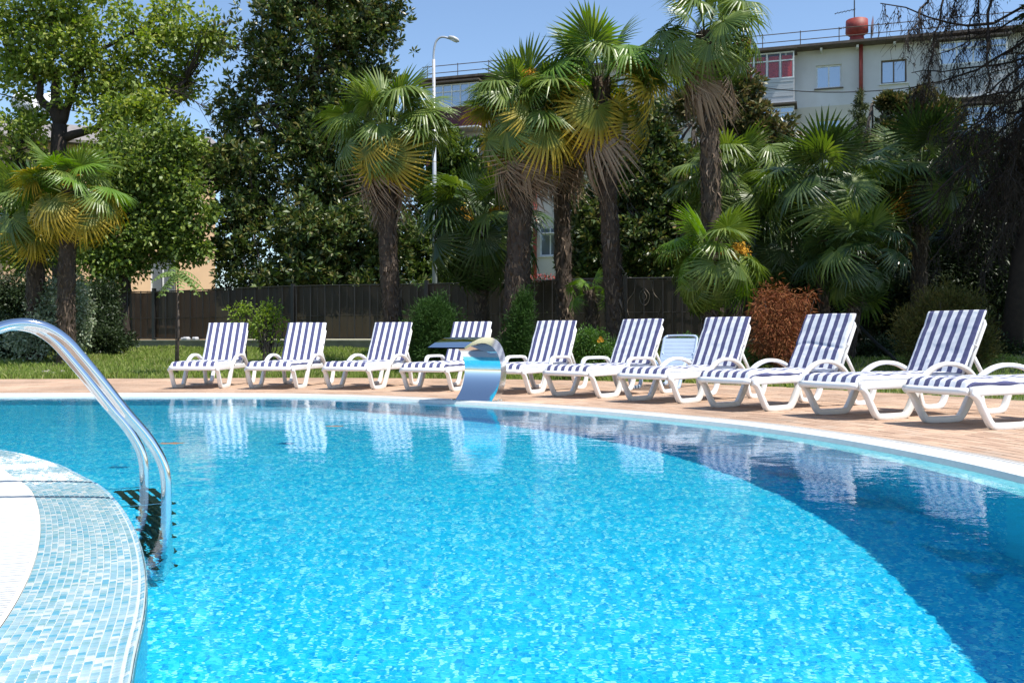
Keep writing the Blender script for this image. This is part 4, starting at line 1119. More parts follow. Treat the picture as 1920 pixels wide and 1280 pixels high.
def palm(px, d, ytop, R_px, label, basepx=None, tw=None, nf=34, cols=('green',), yellow=0, dead=0, lean=0.0, zb=None, emax=78, emin=-42, seed=0, flowers=(), hidden_base=False, scale_z=1.0, bend_mid=0.0, name='palm_tree'):
    rr = random.Random(seed*13+5); top = at(px, ytop, d); bx = (basepx if basepx is not None else px)
    X0 = (bx-960)*d/FPX; z0 = (ground_z(X0, d) if zb is None else zb)-.03
    root = empty(name, (X0, d, z0)); tag(root, label, 'palm tree')
    H = top.z-z0; dx = top.x-X0; tr = (tw or 38)/2*d/FPX*.88
    npth = max(8, int(H/.11)); pts = []; rs = []
    for i in range(npth+1):
        t_ = i/npth; p = Vector((dx*t_+bend_mid*math.sin(math.pi*t_), .05*math.sin(t_*5+seed), H*t_)); pts.append(p)
        rs.append(tr*(1.12-.20*t_+.10*noise.noise(Vector((t_*H*2.2, seed, 0)))+.05*noise.noise(Vector((t_*H*7, seed, 5)))+(.10 if t_ > .93 else 0)))
    mb = MB(); mb.tube(pts, rs, 14)
    for v in mb.v:
        q = noise.noise(Vector((v.x*9, v.y*9, v.z*7+seed)))*tr*.16
        a = math.atan2(v.y, v.x-0); v.x += q*math.cos(a); v.y += q*math.sin(a)
    mb.build('trunk', M_trunk, root, True)
    # old leaf bases and fibre
    nfl = int(H*260); V = []; F = []
    for i in range(nfl):
        t_ = rr.random(); k = min(npth-1, int(t_*npth)); p = pts[k].lerp(pts[k+1], t_*npth-k); r_ = rs[k]*.96; a = rr.uniform(0, 2*math.pi)
        o_ = Vector((math.cos(a), math.sin(a), 0)); s_ = Vector((-o_.y, o_.x, 0)); up = Vector((0, 0, 1 if rr.random() < .75 else -1))
        L = rr.uniform(.05, .15)*(1+t_*.6); w = rr.uniform(.007, .022); tip = p+o_*(r_+rr.uniform(.02, .11))+up*L+s_*rr.gauss(0, .03); b = len(V)
        V += [p+o_*r_-s_*w, p+o_*r_+s_*w, p+o_*(r_+.022)+up*L*.55+s_*w*.6, tip, p+o_*(r_+.022)+up*L*.55-s_*w*.6]; F += [(b, b+1, b+2, b+4), (b+4, b+2, b+3)]
    for i in range(int(H*26)):
        t_ = rr.random()**.7; k = min(npth-1, int(t_*npth)); p = pts[k].lerp(pts[k+1], t_*npth-k); r_ = rs[k]*.95; a = rr.uniform(0, 2*math.pi)
        o_ = Vector((math.cos(a), math.sin(a), 0)); s_ = Vector((-o_.y, o_.x, 0)); L = rr.uniform(.10, .26); w = rr.uniform(.012, .034); dn = rr.choice((-1, -1, 1)); b = len(V)
        V += [p+o_*r_-s_*w, p+o_*r_+s_*w, p+o_*(r_+.05)+Vector((0, 0, dn*L*.4))+s_*w, p+o_*(r_+rr.uniform(.05, .14))+Vector((0, 0, dn*L))+s_*rr.gauss(0, .05), p+o_*(r_+.05)+Vector((0, 0, dn*L*.4))-s_*w]; F += [(b, b+1, b+2, b+4), (b+4, b+2, b+3)]
    o = mesh_obj('fibre', V, F, M_flake, root); tag(o, kind='stuff')
    sc = R_px*d/FPX/1.14
    tp = Vector((dx, 0, H))
    for i in range(nf):
        f = (i+.5)/nf; el = emax-(emax-emin)*f**.95+rr.gauss(0, 13); az = i*137.5+rr.gauss(0, 22)+seed*40
        cset = FS[rr.choice(cols)] if not (f > .55 and rr.random() < yellow*.7) else FS['yellow']
        key = 'up' if el > 50 else ('mid' if el > -5 else 'low'); me = rr.choice(cset[key]); s_ = sc*rr.uniform(.82, 1.22)
        fo_ = share('frond', me, root, tp+Vector((0, 0, (-.02-.16*f)*sc))+Vector((math.cos(R(az)), math.sin(R(az)), 0))*tr*.45, (rr.gauss(0, .42), -R(el), R(az)), (s_, s_, s_))
    for i in range(dead):
        az = i*137.5+seed*25+rr.gauss(0, 15); el = rr.uniform(-76, -54); s_ = sc*rr.uniform(.9, 1.35)
        share('dead_frond', rr.choice(FD), root, tp+Vector((0, 0, -.22*sc-rr.uniform(0, .2)))+Vector((math.cos(R(az)), math.sin(R(az)), 0))*tr*.7, (rr.gauss(0, .2), -R(el), R(az)), (s_, s_, s_))
    for (fx, fy, fr_) in flowers:
        c = at(fx, fy, d-.35)-Vector((X0, d, z0)); rad = fr_*d/FPX; V = []; F = []
        for j in range(520):
            q = Vector((rr.gauss(0, 1), rr.gauss(0, .8), rr.gauss(0, .75)))*rad*.5; p = c+q; b = len(V); s2 = .022
            n1 = Vector((rr.gauss(0, 1), rr.gauss(0, 1), rr.gauss(0, 1))).normalized(); n2 = n1.orthogonal().normalized()
            V += [p-n1*s2*1.4, p+n2*s2*.6, p+n1*s2*1.4, p-n2*s2*.6]; F.append((b, b+1, b+2, b+3))
        for j in range(26):
            q = c+Vector((rr.gauss(0, 1), rr.gauss(0, .8), rr.gauss(0, .75)))*rad*.7; b = len(V); st = tp+(c-tp)*.25; w = Vector((0, .004, .005)); V += [st-w, st+w, q+w, q-w]; F.append((b, b+1, b+2, b+3))
        o = mesh_obj('flower_cluster', V, F, M_orange, root)
    return root
palm(70, 23.5, 396, 108, 'leaning left palm of the pair at the left edge, its fronds drooping behind the other', basepx=66, tw=36, nf=34, yellow=.3, seed=1, cols=('green', 'dark'))
palm(132, 22.0, 356, 98, 'palm with yellow drooping fronds at the left, right one of its pair', basepx=122, tw=34, nf=40, yellow=1.2, seed=2, flowers=((132, 336, 16),), cols=('green', 'bright'))
palm(728, 21.0, 238, 122, 'single palm with silvery green fan crown, left of the street lamp', basepx=746, tw=38, nf=44, yellow=.35, dead=4, seed=3, bend_mid=-.10, emin=-55)
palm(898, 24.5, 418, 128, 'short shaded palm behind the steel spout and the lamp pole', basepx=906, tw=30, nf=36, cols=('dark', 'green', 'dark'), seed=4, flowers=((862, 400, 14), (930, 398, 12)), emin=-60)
palm(984, 20.0, 208, 118, 'tall palm with long straw skirt of dead leaves, left of the central group', basepx=962, tw=50, nf=44, yellow=.7, dead=13, seed=5, flowers=((938, 172, 15), (992, 140, 12)), emin=-45)
palm(1052, 22.5, 214, 108, 'shorter middle palm of the central group with dry hanging leaves', basepx=1062, tw=34, nf=34, yellow=.55, dead=9, seed=6, bend_mid=-.03)
palm(1126, 20.0, 148, 132, 'tall palm with golden leaf tips, right one of the central group', basepx=1160, tw=38, nf=38, yellow=1.1, dead=7, seed=7, cols=('green', 'bright'), emin=-50)
palm(1324, 19.0, 62, 112, 'tallest palm with dark shaggy trunk cut off by the top of the picture', basepx=1340, tw=40, nf=26, yellow=.15, dead=6, seed=8, emin=-50)
palm(1104, 21.5, 545, 44, 'young palm with few bright green fronds among the tall trunks', basepx=1120, tw=26, nf=9, cols=('bright',), seed=9, emax=70, emin=-30)
palm(1334, 18.0, 478, 104, 'low palm in front of the tallest trunk, bright fans catching sun', basepx=1330, tw=30, nf=32, cols=('green', 'bright', 'green'), seed=10, flowers=((1386, 470, 16),), emin=-62)
palm(1372, 22.5, 330, 118, 'palm whose crown fans out behind the tallest trunk', basepx=1380, tw=32, nf=34, cols=('green',), seed=11, emin=-50)
palm(1540, 20.0, 345, 124, 'wide palm with grey green fans under the small apartment window', basepx=1548, tw=22, nf=32, cols=('green', 'dark'), seed=12, emin=-35)
palm(1728, 21.5, 318, 128, 'palm with orange flower sprays seen through the bare branches', basepx=1722, tw=30, nf=36, cols=('green', 'green', 'dark'), seed=13, flowers=((1690, 392, 22), (1722, 368, 18), (1786, 372, 16)), emin=-40)
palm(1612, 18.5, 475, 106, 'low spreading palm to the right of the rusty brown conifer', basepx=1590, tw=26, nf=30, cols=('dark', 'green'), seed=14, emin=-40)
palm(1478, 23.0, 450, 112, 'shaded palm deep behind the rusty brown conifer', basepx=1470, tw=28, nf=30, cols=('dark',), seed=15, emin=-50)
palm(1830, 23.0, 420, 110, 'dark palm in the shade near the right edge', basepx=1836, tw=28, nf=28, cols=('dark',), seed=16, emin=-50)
# ------------------------------------------------------------------ trees, shrubs and hedges
def leaves(name, blobs, n_twigs, k, L, Wd, mat, parent=None, spread=.22, droopz=-.15, seed=1, up=.5, power=2.4, clump=.45):
    """blobs: (centre, (rx,ry,rz), weight).  Twigs are spread through each blob, leaves round each twig."""
    g = np.random.default_rng(seed)
    w = np.array([b[2] for b in blobs], float); w /= w.sum()
    T = []; O = []
    for b, q in zip(blobs, w):
        m = int(n_twigs*q)
        if m < 1: continue
        u = g.normal(size=(m, 3)); u /= np.linalg.norm(u, axis=1)[:, None]
        r = g.random(m)**(1/power); r = r*np.where(g.random(m) < .10, g.uniform(1.0, 1.38, m), 1.0)
        c = np.array(b[0]); rad = np.array(b[1])
        # lumpy outline
        lump = 1+.36*np.sin(u[:, 0]*5+c[0])*np.sin(u[:, 2]*6+c[2])+.15*np.sin(u[:, 1]*9+c[1]*3+u[:, 2]*7)
        T.append(c+u*rad*(r*lump)[:, None]); O.append(u)
    T = np.concatenate(T); O = np.concatenate(O); m = len(T)
    # clump the twigs
    cl = T[g.integers(0, m, m//7+1)]
    idx = g.integers(0, len(cl), m); near = g.random(m) < clump
    d = cl[idx]-T; dist = np.linalg.norm(d, axis=1)
    pull = near & (dist < 2.2); T[pull] += d[pull]*.62
    P = np.repeat(T, k, 0); O = np.repeat(O, k, 0); n = len(P)
    off = g.normal(size=(n, 3)); off /= np.linalg.norm(off, axis=1)[:, None]
    dirv = off+O*.5+np.array([0, 0, droopz]); dirv /= np.linalg.norm(dirv, axis=1)[:, None]
    P = P+off*(spread*g.random(n)**.6)[:, None]
    nrm = g.normal(size=(n, 3))*.8+np.array([0, 0, up])+O*.25
    side = np.cross(dirv, nrm); side /= np.linalg.norm(side, axis=1)[:, None]+1e-9
    nn = np.cross(side, dirv)
    l = L*g.uniform(.65, 1.2, n); ww = Wd*g.uniform(.7, 1.15, n)
    V = np.zeros((n, 4, 3)); V[:, 0] = P; V[:, 1] = P+dirv*(l*.5)[:, None]+side*(ww/2)[:, None]+nn*(ww*.18)[:, None]
    V[:, 2] = P+dirv*l[:, None]-nn*(l*.10)[:, None]; V[:, 3] = P+dirv*(l*.5)[:, None]-side*(ww/2)[:, None]+nn*(ww*.18)[:, None]
    return np_mesh(name, V.reshape(-1, 3), np.arange(4*n).reshape(n, 4), mat, parent), T
def limb(mb, a, b, r0, r1, seed, wob=.12, n=7):
    rr = random.Random(seed); a = Vector(a); b = Vector(b); L = (b-a).length; pts = []
    for i in range(n+1):
        t_ = i/n; s = math.sin(math.pi*t_)*L*wob
        pts.append(a.lerp(b, t_)+Vector((rr.gauss(0, .5), rr.gauss(0, .5), rr.gauss(0, .3)))*s*.5+Vector((0, 0, -s*.3)))
    mb.tube(pts, [r0+(r1-r0)*(i/n) for i in range(n+1)], 7); return pts
M_bark = simple('bark_grey_brown', (0.075, 0.06, 0.048), .95, .4, 9, bump=1.0)
M_twig = simple('dark_twig', (0.034, 0.023, 0.017), .9, .3, 9)
LM_dec = leaf_material('broadleaf_foliage', [(0.085, 0.14, 0.022), (0.16, 0.235, 0.035), (0.25, 0.32, 0.055), (0.36, 0.38, 0.09)], .5, .38, .35)
LM_mag = leaf_material('magnolia_foliage', [(0.030, 0.056, 0.013), (0.055, 0.095, 0.02), (0.105, 0.15, 0.033), (0.19, 0.16, 0.05)], .40, .18, .5)
LM_mag2 = leaf_material('magnolia_foliage_olive', [(0.04, 0.06, 0.016), (0.07, 0.095, 0.025), (0.16, 0.14, 0.05), (0.20, 0.14, 0.06)], .34, .15, .5)
LM_yew = leaf_material('conifer_green', [(0.022, 0.06, 0.012), (0.045, 0.10, 0.018)], .7, .15, .2)
LM_olive = leaf_material('conifer_olive', [(0.050, 0.060, 0.012), (0.085, 0.085, 0.018), (0.10, 0.085, 0.03)], .75, .15, .2)
LM_rust = leaf_material('dry_rust', [(0.13, 0.040, 0.018), (0.23, 0.075, 0.032), (0.32, 0.15, 0.06), (0.15, 0.04, 0.022)], .85, .15, .15)
LM_box = leaf_material('boxwood_green', [(0.05, 0.12, 0.02), (0.09, 0.18, 0.03)], .5, .25, .4)
LM_lime = leaf_material('lime_leaves', [(0.16, 0.25, 0.03), (0.24, 0.32, 0.05)], .5, .35, .35)
LM_vari = leaf_material('variegated_ivy', [(0.10, 0.16, 0.06), (0.30, 0.36, 0.22), (0.45, 0.48, 0.34), (0.08, 0.13, 0.04)], .5, .2, .4)
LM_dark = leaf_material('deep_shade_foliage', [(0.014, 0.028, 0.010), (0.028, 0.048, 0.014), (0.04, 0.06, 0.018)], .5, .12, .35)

def blob(px, py, d, rx, ry, w=None, dep=None):
    """measured crown clump: picture centre, distance, picture radii"""
    c = at(px, py, d); s = d/FPX; a, b = rx*s, ry*s
    return (tuple(c), (a, dep or (a+b)*.42, b), w if w is not None else a*b)

def boughs(bl, n, sc, flat, seed, keep=.25):
    """break big crown clumps into many smaller, flatter boughs"""
    g = random.Random(seed); tot = sum(b[2] for b in bl); out = [(b[0], b[1], b[2]*keep) for b in bl]
    for i in range(n):
        x = g.random()*tot
        for b in bl:
            x -= b[2]
            if x <= 0: break
        u = Vector((g.gauss(0, 1), g.gauss(0, 1), g.gauss(0, 1))).normalized()*(.45+.62*g.random()**.6)
        r = b[1]; k = sc*g.uniform(.7, 1.4)
        out.append(((b[0][0]+u.x*r[0], b[0][1]+u.y*r[1], b[0][2]+u.z*r[2]), (k, k*.9, k*flat*g.uniform(.7, 1.3)), tot/n*(1-keep)*k/sc))
    return out
def tree(name, label, cat, base, limbs, blobs, n, k, L, Wd, mat, seed, group=None, twigs=60, wood=None, **kw):
    root = empty(name, base); tag(root, label, cat, group); b0 = Vector(base)
    mb = MB()
    for i, (a, b, r0, r1) in enumerate(limbs): limb(mb, Vector(a)-b0, Vector(b)-b0, r0, r1, seed*31+i, .05 if i == 0 else .13)
    rr = random.Random(seed)
    o, T = leaves('crown', [((Vector(c)-b0)[:], r, w) for c, r, w in blobs], n, k, L, Wd, mat, root, seed=seed, **kw)
    if limbs:
        nodes = [Vector(b)-b0 for a, b, r0, r1 in limbs[1:]] or [Vector(limbs[0][1])-b0]
        mt = MB()
        for i in range(twigs):
            t_ = Vector(T[rr.randrange(len(T))]); nd = min(nodes, key=lambda q: (q-t_).length)
            if (nd-t_).length < 4.5: limb(mt, nd, t_, .035, .008, seed*97+i, .12, 5)
        mb.build('trunk', wood or M_bark, root, True)
        if mt.v: mt.build('branches', wood or M_bark, root, True)['kind'] = 'stuff'
    return root
def bs(px, d, z=None): p = at(px, 640, d); return (p.x, p.y, (.4 if z is None else z))

# big broadleaf tree, left
d = 34.0; A = lambda px, py, dd=0: tuple(at(px, py, d+dd))
tree('broadleaf_tree', 'large sunlit yellow green broadleaf tree filling the top left corner', 'tree', bs(118, d),
     [(bs(118, d), A(112, 235), .36, .27), (A(112, 240), A(60, 120), .20, .08), (A(112, 240), A(95, 20), .20, .08), (A(112, 235), A(155, 110, 0), .18, .07), (A(155, 110, 0), A(250, 60, 0), .09, .04), (A(118, 260), A(250, 200, .5), .17, .07), (A(250, 200, .5), A(350, 150, .5), .08, .03), (A(60, 120), A(10, 90), .07, .03), (A(95, 20), A(110, -60), .09, .04), (A(118, 300), A(200, 330), .12, .05), (A(118, 320), A(30, 280), .12, .05)],
     boughs([blob(30, 110, d, 55, 65), blob(75, 40, d, 70, 55), blob(165, 60, d, 75, 50), blob(150, 150, d, 70, 55), blob(240, 100, d, 70, 42), blob(300, 45, d+1, 55, 40), blob(350, 85, d+1, 60, 32), blob(395, 60, d, 32, 30), blob(215, 20, d, 60, 28, None), blob(250, 180, d, 70, 38), blob(330, 150, d+1, 40, 25, .8),
      blob(25, 260, d, 45, 62), blob(75, 250, d+1, 35, 40), blob(190, 220, d-1, 60, 40), blob(20, 40, d, 40, 40), blob(120, -40, d, 130, 40), blob(300, 205, d, 45, 25, .8), blob(190, 300, d, 70, 45), blob(45, 350, d+1, 80, 55), blob(60, 450, d+1, 90, 60)], 120, .70, .42, 1, .16),
     2250, 14, .19, .125, LM_dec, 3, twigs=160, spread=.27, wood=M_twig, clump=.75)
d = 31.5
tree('broadleaf_tree', 'rounder green broadleaf tree between the yellow palm pair and the peach house', 'tree', bs(235, d),
     [(bs(235, d), tuple(at(238, 380, 31.5)), .20, .12), (tuple(at(238, 380, 31.5)), tuple(at(200, 330, 31.5)), .1, .04), (tuple(at(238, 380, 31.5)), tuple(at(310, 330, 31.8)), .1, .04), (tuple(at(238, 420, 31.5)), tuple(at(340, 400, 31.9)), .08, .03)],
     boughs([blob(270, 320, d, 80, 50), blob(345, 345, d, 50, 48), blob(215, 400, d, 60, 55), blob(290, 405, d, 60, 38), blob(355, 400, d, 40, 40), blob(300, 440, d, 60, 34), blob(350, 460, d, 28, 22, .6), blob(215, 490, d, 55, 55), blob(150, 440, d, 40, 60), blob(240, 260, d, 45, 25), blob(265, 470, d, 30, 30), blob(310, 270, d, 45, 28, 1)], 60, .62, .5, 2, .22),
     1750, 16, .17, .11, leaf_material('broadleaf_green', [(0.06, 0.105, 0.018), (0.115, 0.18, 0.03), (0.19, 0.26, 0.05), (0.26, 0.30, 0.07)], .45, .3, .4), 4, twigs=60, spread=.30, wood=M_twig, clump=.7)
# bare twigs between the two left trees
mt = MB(); rr = random.Random(5); st_ = at(310, 165, 33.0)
main = [at(310, 165, 33.0), at(345, 178, 33.0), at(375, 196, 32.8), at(402, 208, 32.8)]; mt.tube(main, [.03, .02, .013, .006], 5)
for i in range(22):
    k = rr.randrange(3); st_ = main[k].lerp(main[k+1], rr.random()); a = rr.uniform(-1.1, 1.0); L = rr.uniform(.5, 1.3); limb(mt, st_, st_+Vector((math.cos(a)*L, rr.gauss(0, .2), math.sin(a)*L)), .012, .003, i, .12, 6)
bt = mt.build('bare_branch', M_twig); tag(bt, 'leafless twiggy branch against the sky between the two big left trees', 'branch')
# big magnolia
d = 33.0
mb_ = [blob(600, 40, d, 130, 60), blob(480, 70, d, 70, 50), blob(700, 60, d, 70, 60), blob(540, 130, d, 80, 55), blob(650, 150, d, 90, 60), blob(450, 220, d, 60, 45), blob(550, 230, d, 90, 55), blob(640, 250, d, 80, 60), blob(600, -40, d, 120, 50), blob(500, 320, d, 95, 55), blob(600, 350, d, 95, 60), blob(690, 340, d, 80, 60), blob(450, 420, d, 55, 70), blob(530, 430, d-1, 95, 65), blob(640, 460, d-1, 110, 70), blob(740, 440, d-1, 70, 80), blob(440, 500, d-1, 45, 50), blob(560, 520, d-1, 120, 40), blob(700, 520, d-1, 90, 30), blob(420, 300, d, 22, 40, 1.0), blob(740, 30, d, 35, 45), blob(640, 400, d, 60, 40)]
A = lambda px, py, dd=0: tuple(at(px, py, d+dd))
tree('magnolia_tree', 'tall dark glossy magnolia tree left of the silvery fan palm', 'tree', bs(592, d),
     [(bs(592, d), A(590, 250), .36, .24), (A(590, 250), A(585, 20), .22, .12), (A(585, 60), A(600, -60), .12, .05), (A(590, 300), A(480, 200), .14, .05), (A(590, 280), A(690, 180), .14, .05), (A(590, 400), A(480, 380), .13, .05), (A(590, 380), A(700, 340), .13, .05), (A(588, 150), A(660, 60), .11, .04), (A(588, 160), A(500, 80), .11, .04), (A(590, 470), A(690, 470), .1, .04)],
     boughs(mb_, 130, .70, .8, 3, .3), 6600, 12, .235, .095, LM_mag, 6, twigs=150, spread=.09, droopz=.35, clump=.6)
d = 35.5
tree('magnolia_tree', 'magnolia with sunlit leaves showing between the lamp pole and the shaded short palm', 'tree', bs(850, d),
     [(bs(850, d), tuple(at(850, 330, d)), .2, .1)],
     [blob(850, 290, d, 55, 45), blob(800, 350, d, 60, 50), blob(870, 400, d, 80, 60), blob(800, 460, d, 80, 60), blob(900, 340, d, 60, 50), blob(930, 460, d, 60, 60), blob(850, 520, d, 110, 40)],
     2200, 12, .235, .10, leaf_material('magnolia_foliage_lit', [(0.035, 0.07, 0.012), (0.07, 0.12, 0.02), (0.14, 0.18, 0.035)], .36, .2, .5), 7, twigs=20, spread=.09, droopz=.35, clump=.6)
d = 33.0
tree('magnolia_tree', 'magnolia behind the golden tipped palm, in front of the apartment block', 'tree', bs(1215, d),
     [(bs(1215, d), tuple(at(1220, 330, d)), .2, .1), (tuple(at(1220, 350, d)), tuple(at(1300, 230, d)), .09, .04), (tuple(at(1220, 350, d)), tuple(at(1150, 330, d)), .08, .03)],
     [blob(1230, 250, d, 48, 55), blob(1200, 340, d, 75, 60), blob(1120, 420, d, 60, 75), blob(1215, 440, d, 90, 70), blob(1110, 500, d, 50, 40), blob(1250, 500, d, 90, 40), blob(1290, 330, d, 60, 60), blob(1300, 420, d, 60, 60), blob(1160, 300, d, 30, 30)],
     4200, 12, .235, .10, LM_mag, 8, twigs=60, spread=.09, droopz=.35, clump=.6)
d = 29.0
tree('magnolia_tree', 'olive brown magnolia under the grey sided balcony, right of the tallest palm', 'tree', bs(1400, d),
     [(bs(1400, d), tuple(at(1400, 330, d)), .2, .1), (tuple(at(1400, 330, d)), tuple(at(1400, 200, d)), .08, .03), (tuple(at(1400, 330, d)), tuple(at(1460, 270, d)), .08, .03)],
     [blob(1395, 165, d, 42, 22), blob(1385, 215, d, 60, 35), blob(1440, 250, d, 55, 30), blob(1290, 200, d, 38, 32), blob(1400, 290, d, 70, 40), blob(1480, 300, d, 40, 40), blob(1440, 400, d, 110, 80), blob(1350, 390, d, 70, 70), blob(1500, 480, d, 120, 50), blob(1360, 500, d, 70, 50)],
     3700, 12, .21, .09, LM_mag2, 9, twigs=60, spread=.08, droopz=.35, clump=.6)
d = 28.0
tree('magnolia_tree', 'olive magnolia with bare lower twigs under the two paned window on the right', 'tree', bs(1720, d),
     [(bs(1720, d), tuple(at(1715, 330, d)), .2, .1), (tuple(at(1715, 300, d)), tuple(at(1650, 190, d)), .06, .02), (tuple(at(1715, 300, d)), tuple(at(1700, 200, d)), .07, .03), (tuple(at(1690, 240, d)), tuple(at(1635, 195, d)), .03, .015)],
     [blob(1668, 192, d, 16, 9, .5), blob(1730, 195, d, 44, 24), blob(1672, 255, d, 36, 22), blob(1760, 230, d, 60, 40), blob(1700, 300, d, 80, 50), blob(1640, 330, d, 60, 50), blob(1800, 330, d, 90, 70), blob(1680, 420, d, 110, 70), blob(1860, 440, d, 90, 80), blob(1780, 520, d, 160, 50)],
     3900, 12, .21, .09, LM_mag2, 10, twigs=60, spread=.08, droopz=.35, clump=.6)
# small spruce far right of the magnolias
d = 34.0; c = at(1612, 640, d); sp = empty('spruce_tree', (c.x, d, .4)); tag(sp, 'small slender spruce standing against the apartment wall', 'tree')
tz = at(1612, 172, d).z-.4; mb = MB(); mb.tube([(0, 0, 0), (0, 0, tz)], [.12, .015], 6); mb.build('trunk', M_bark, sp)
bl = []
for i in range(30):
    t_ = i/29; z = tz*(.45+.55*t_); r_ = 1.15*(1-t_)**.8+.05; a = i*2.4
    for s_ in (.35, .75): bl.append(((math.cos(a)*r_*s_, math.sin(a)*r_*s_, z-.1*s_), (.22*r_+.05, .22*r_+.05, .10), .3+r_))
leaves('crown', bl, 1700, 10, .11, .03, leaf_material('spruce_needles', [(0.06, 0.085, 0.03), (0.10, 0.115, 0.04)], .7, .1, .2), sp, spread=.09, seed=12, power=3)

# dark broad masses at the right behind the palms, each a plant
d = 24.6
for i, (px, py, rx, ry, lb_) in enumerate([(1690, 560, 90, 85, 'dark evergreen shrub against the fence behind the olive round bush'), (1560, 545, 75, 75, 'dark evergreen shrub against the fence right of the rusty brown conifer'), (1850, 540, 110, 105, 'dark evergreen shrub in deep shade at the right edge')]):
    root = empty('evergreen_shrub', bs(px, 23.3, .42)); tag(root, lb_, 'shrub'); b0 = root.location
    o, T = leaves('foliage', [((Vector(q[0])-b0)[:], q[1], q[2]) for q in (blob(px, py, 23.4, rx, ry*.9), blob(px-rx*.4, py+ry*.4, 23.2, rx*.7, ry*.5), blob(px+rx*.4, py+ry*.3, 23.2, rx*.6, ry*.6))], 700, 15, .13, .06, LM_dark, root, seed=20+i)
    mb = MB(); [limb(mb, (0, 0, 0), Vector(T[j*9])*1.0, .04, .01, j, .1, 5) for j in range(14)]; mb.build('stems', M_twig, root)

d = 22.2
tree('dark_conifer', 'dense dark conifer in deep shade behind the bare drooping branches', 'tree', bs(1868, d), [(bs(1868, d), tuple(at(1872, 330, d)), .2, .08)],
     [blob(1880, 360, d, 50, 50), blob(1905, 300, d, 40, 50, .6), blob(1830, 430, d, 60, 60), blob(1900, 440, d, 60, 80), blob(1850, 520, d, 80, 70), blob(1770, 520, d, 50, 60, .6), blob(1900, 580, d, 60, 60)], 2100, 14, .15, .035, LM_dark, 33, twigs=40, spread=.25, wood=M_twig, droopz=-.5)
# bare drooping conifer at the right edge
d = 19.5
bc = empty('bare_conifer', (at(1893, 640, d).x, d, ground_z(at(1893, 640, d).x, d)-.02)); tag(bc, 'dead looking conifer with long bare drooping branches at the right edge', 'tree')
b0 = Vector(bc.location); mb = MB(); mb.tube([(0, 0, 0), (.25, 0, 2), (.9, .1, 5), (1.6, 0, 9.5)], [.22, .2, .16, .08], 10); mb.build('trunk', M_twig, bc, True)
def hanging_branch(start, end, sag, seed, r0=.035, twn=26):
    rr = random.Random(seed); mb = MB(); a, b = Vector(start), Vector(end); pts = []
    for i in range(10):
        t_ = i/9; p = a.lerp(b, t_)+Vector((0, 0, sag*math.sin(math.pi*min(1, t_*1.05))))+Vector((rr.gauss(0, .04), rr.gauss(0, .04), rr.gauss(0, .03))); pts.append(p)
    mb.tube(pts, [r0*.62*(1-.8*i/9)+.004 for i in range(10)], 5)
    L = (b-a).length
    for j in range(twn):
        t_ = rr.uniform(.15, 1); k = min(8, int(t_*9)); p = pts[k].lerp(pts[k+1], t_*9-k); sd = rr.choice((-1, 1)); ln = rr.uniform(.25, .9)*(1.1-t_*.4)
        side = Vector((rr.gauss(0, .4)-.15, rr.gauss(0, .5), -.55-rr.random()*.8)).normalized()
        q = [p, p+side*ln*.4+Vector((sd*.05, 0, .02)), p+side*ln*.75+Vector((sd*.05, 0, -.04)), p+side*ln+Vector((sd*.02, 0, -.14))]
        mb.tube(q, [.007, .0055, .0045, .003], 3, cap=False)
        for m_ in range(rr.randint(4, 9)):
            f = rr.uniform(.15, 1); pp = q[0].lerp(q[3], f); dd = Vector((rr.gauss(0, .6), rr.gauss(0, .6), -.6-rr.random()*.6)).normalized(); l2 = rr.uniform(.06, .24)
            mb.tube([pp, pp+dd*l2*.6, pp+dd*l2+Vector((0, 0, -.02))], [.0045, .004, .003], 3, cap=False)
            if rr.random() < .3: mb.tube([pp+dd*l2*.5, pp+dd*l2*.5+Vector((rr.gauss(0, .02), 0, .03))], [.012, .010], 4)
    return mb.build('branch', M_twig, bc)
def rel(px, py, dd=0): return at(px, py, d+dd)-b0
rrb = random.Random(3)
for i, (s, e, sag) in enumerate([((1895, -60), (1655, 12), -.75), ((1895, -40), (1745, 110), -.15), ((1780, -60), (1735, 190), .1), ((1895, 30), (1700, 170), -.2), ((1895, 90), (1705, 140), -.1), ((1895, 60), (1775, 235), .05),
        ((1897, 120), (1760, 290), .15), ((1897, 160), (1730, 330), .25), ((1897, 190), (1800, 320), .2), ((1897, 230), (1700, 420), .35), ((1897, 250), (1780, 420), .2), ((1897, 280), (1745, 500), .3), ((1897, 320), (1810, 480), .2), ((1930, 150), (1905, 330), .1),
        ((1850, -60), (1795, 130), .1), ((1870, -60), (1840, 220), .1), ((1960, -20), (1880, 120), -.1), ((1990, 40), (1850, 200), .1), ((1990, 120), (1870, 300), .1), ((1990, 220), (1860, 400), .2), ((1990, 300), (1900, 480), .2), ((1760, -60), (1700, 75), -.05), ((1820, -70), (1770, 60), 0), ((1897, 340), (1830, 560), .2), ((1897, 210), (1765, 360), .2), ((1897, 100), (1825, 260), .12), ((1940, 260), (1890, 430), .15), ((1897, 260), (1845, 380), .1)]):
    dd = rrb.uniform(-1.3, 1.2); st0 = rel(*s)
    if 1890 < s[0] < 1900:
        zz = max(0, st0.z); st0 = Vector((.25+.65*(zz-2)/3 if 2 < zz < 5 else (.125*zz if zz <= 2 else .9+.7*(zz-5)/4.5), 0, zz))
    hanging_branch(st0, rel(e[0], e[1], dd), sag, 40+i, r0=.040 if i % 3 else .055, twn=26+(i % 4)*4)
for i in range(8):
    z = rrb.uniform(1.8, 5.5); a = rrb.uniform(math.pi*.5, math.pi*1.5); L = rrb.uniform(1.0, 2.0)
    hanging_branch(Vector((.08, 0, z)), Vector((.08+math.cos(a)*L, math.sin(a)*L*.8, z-rrb.uniform(.5, 1.2))), .2, 90+i, twn=24)
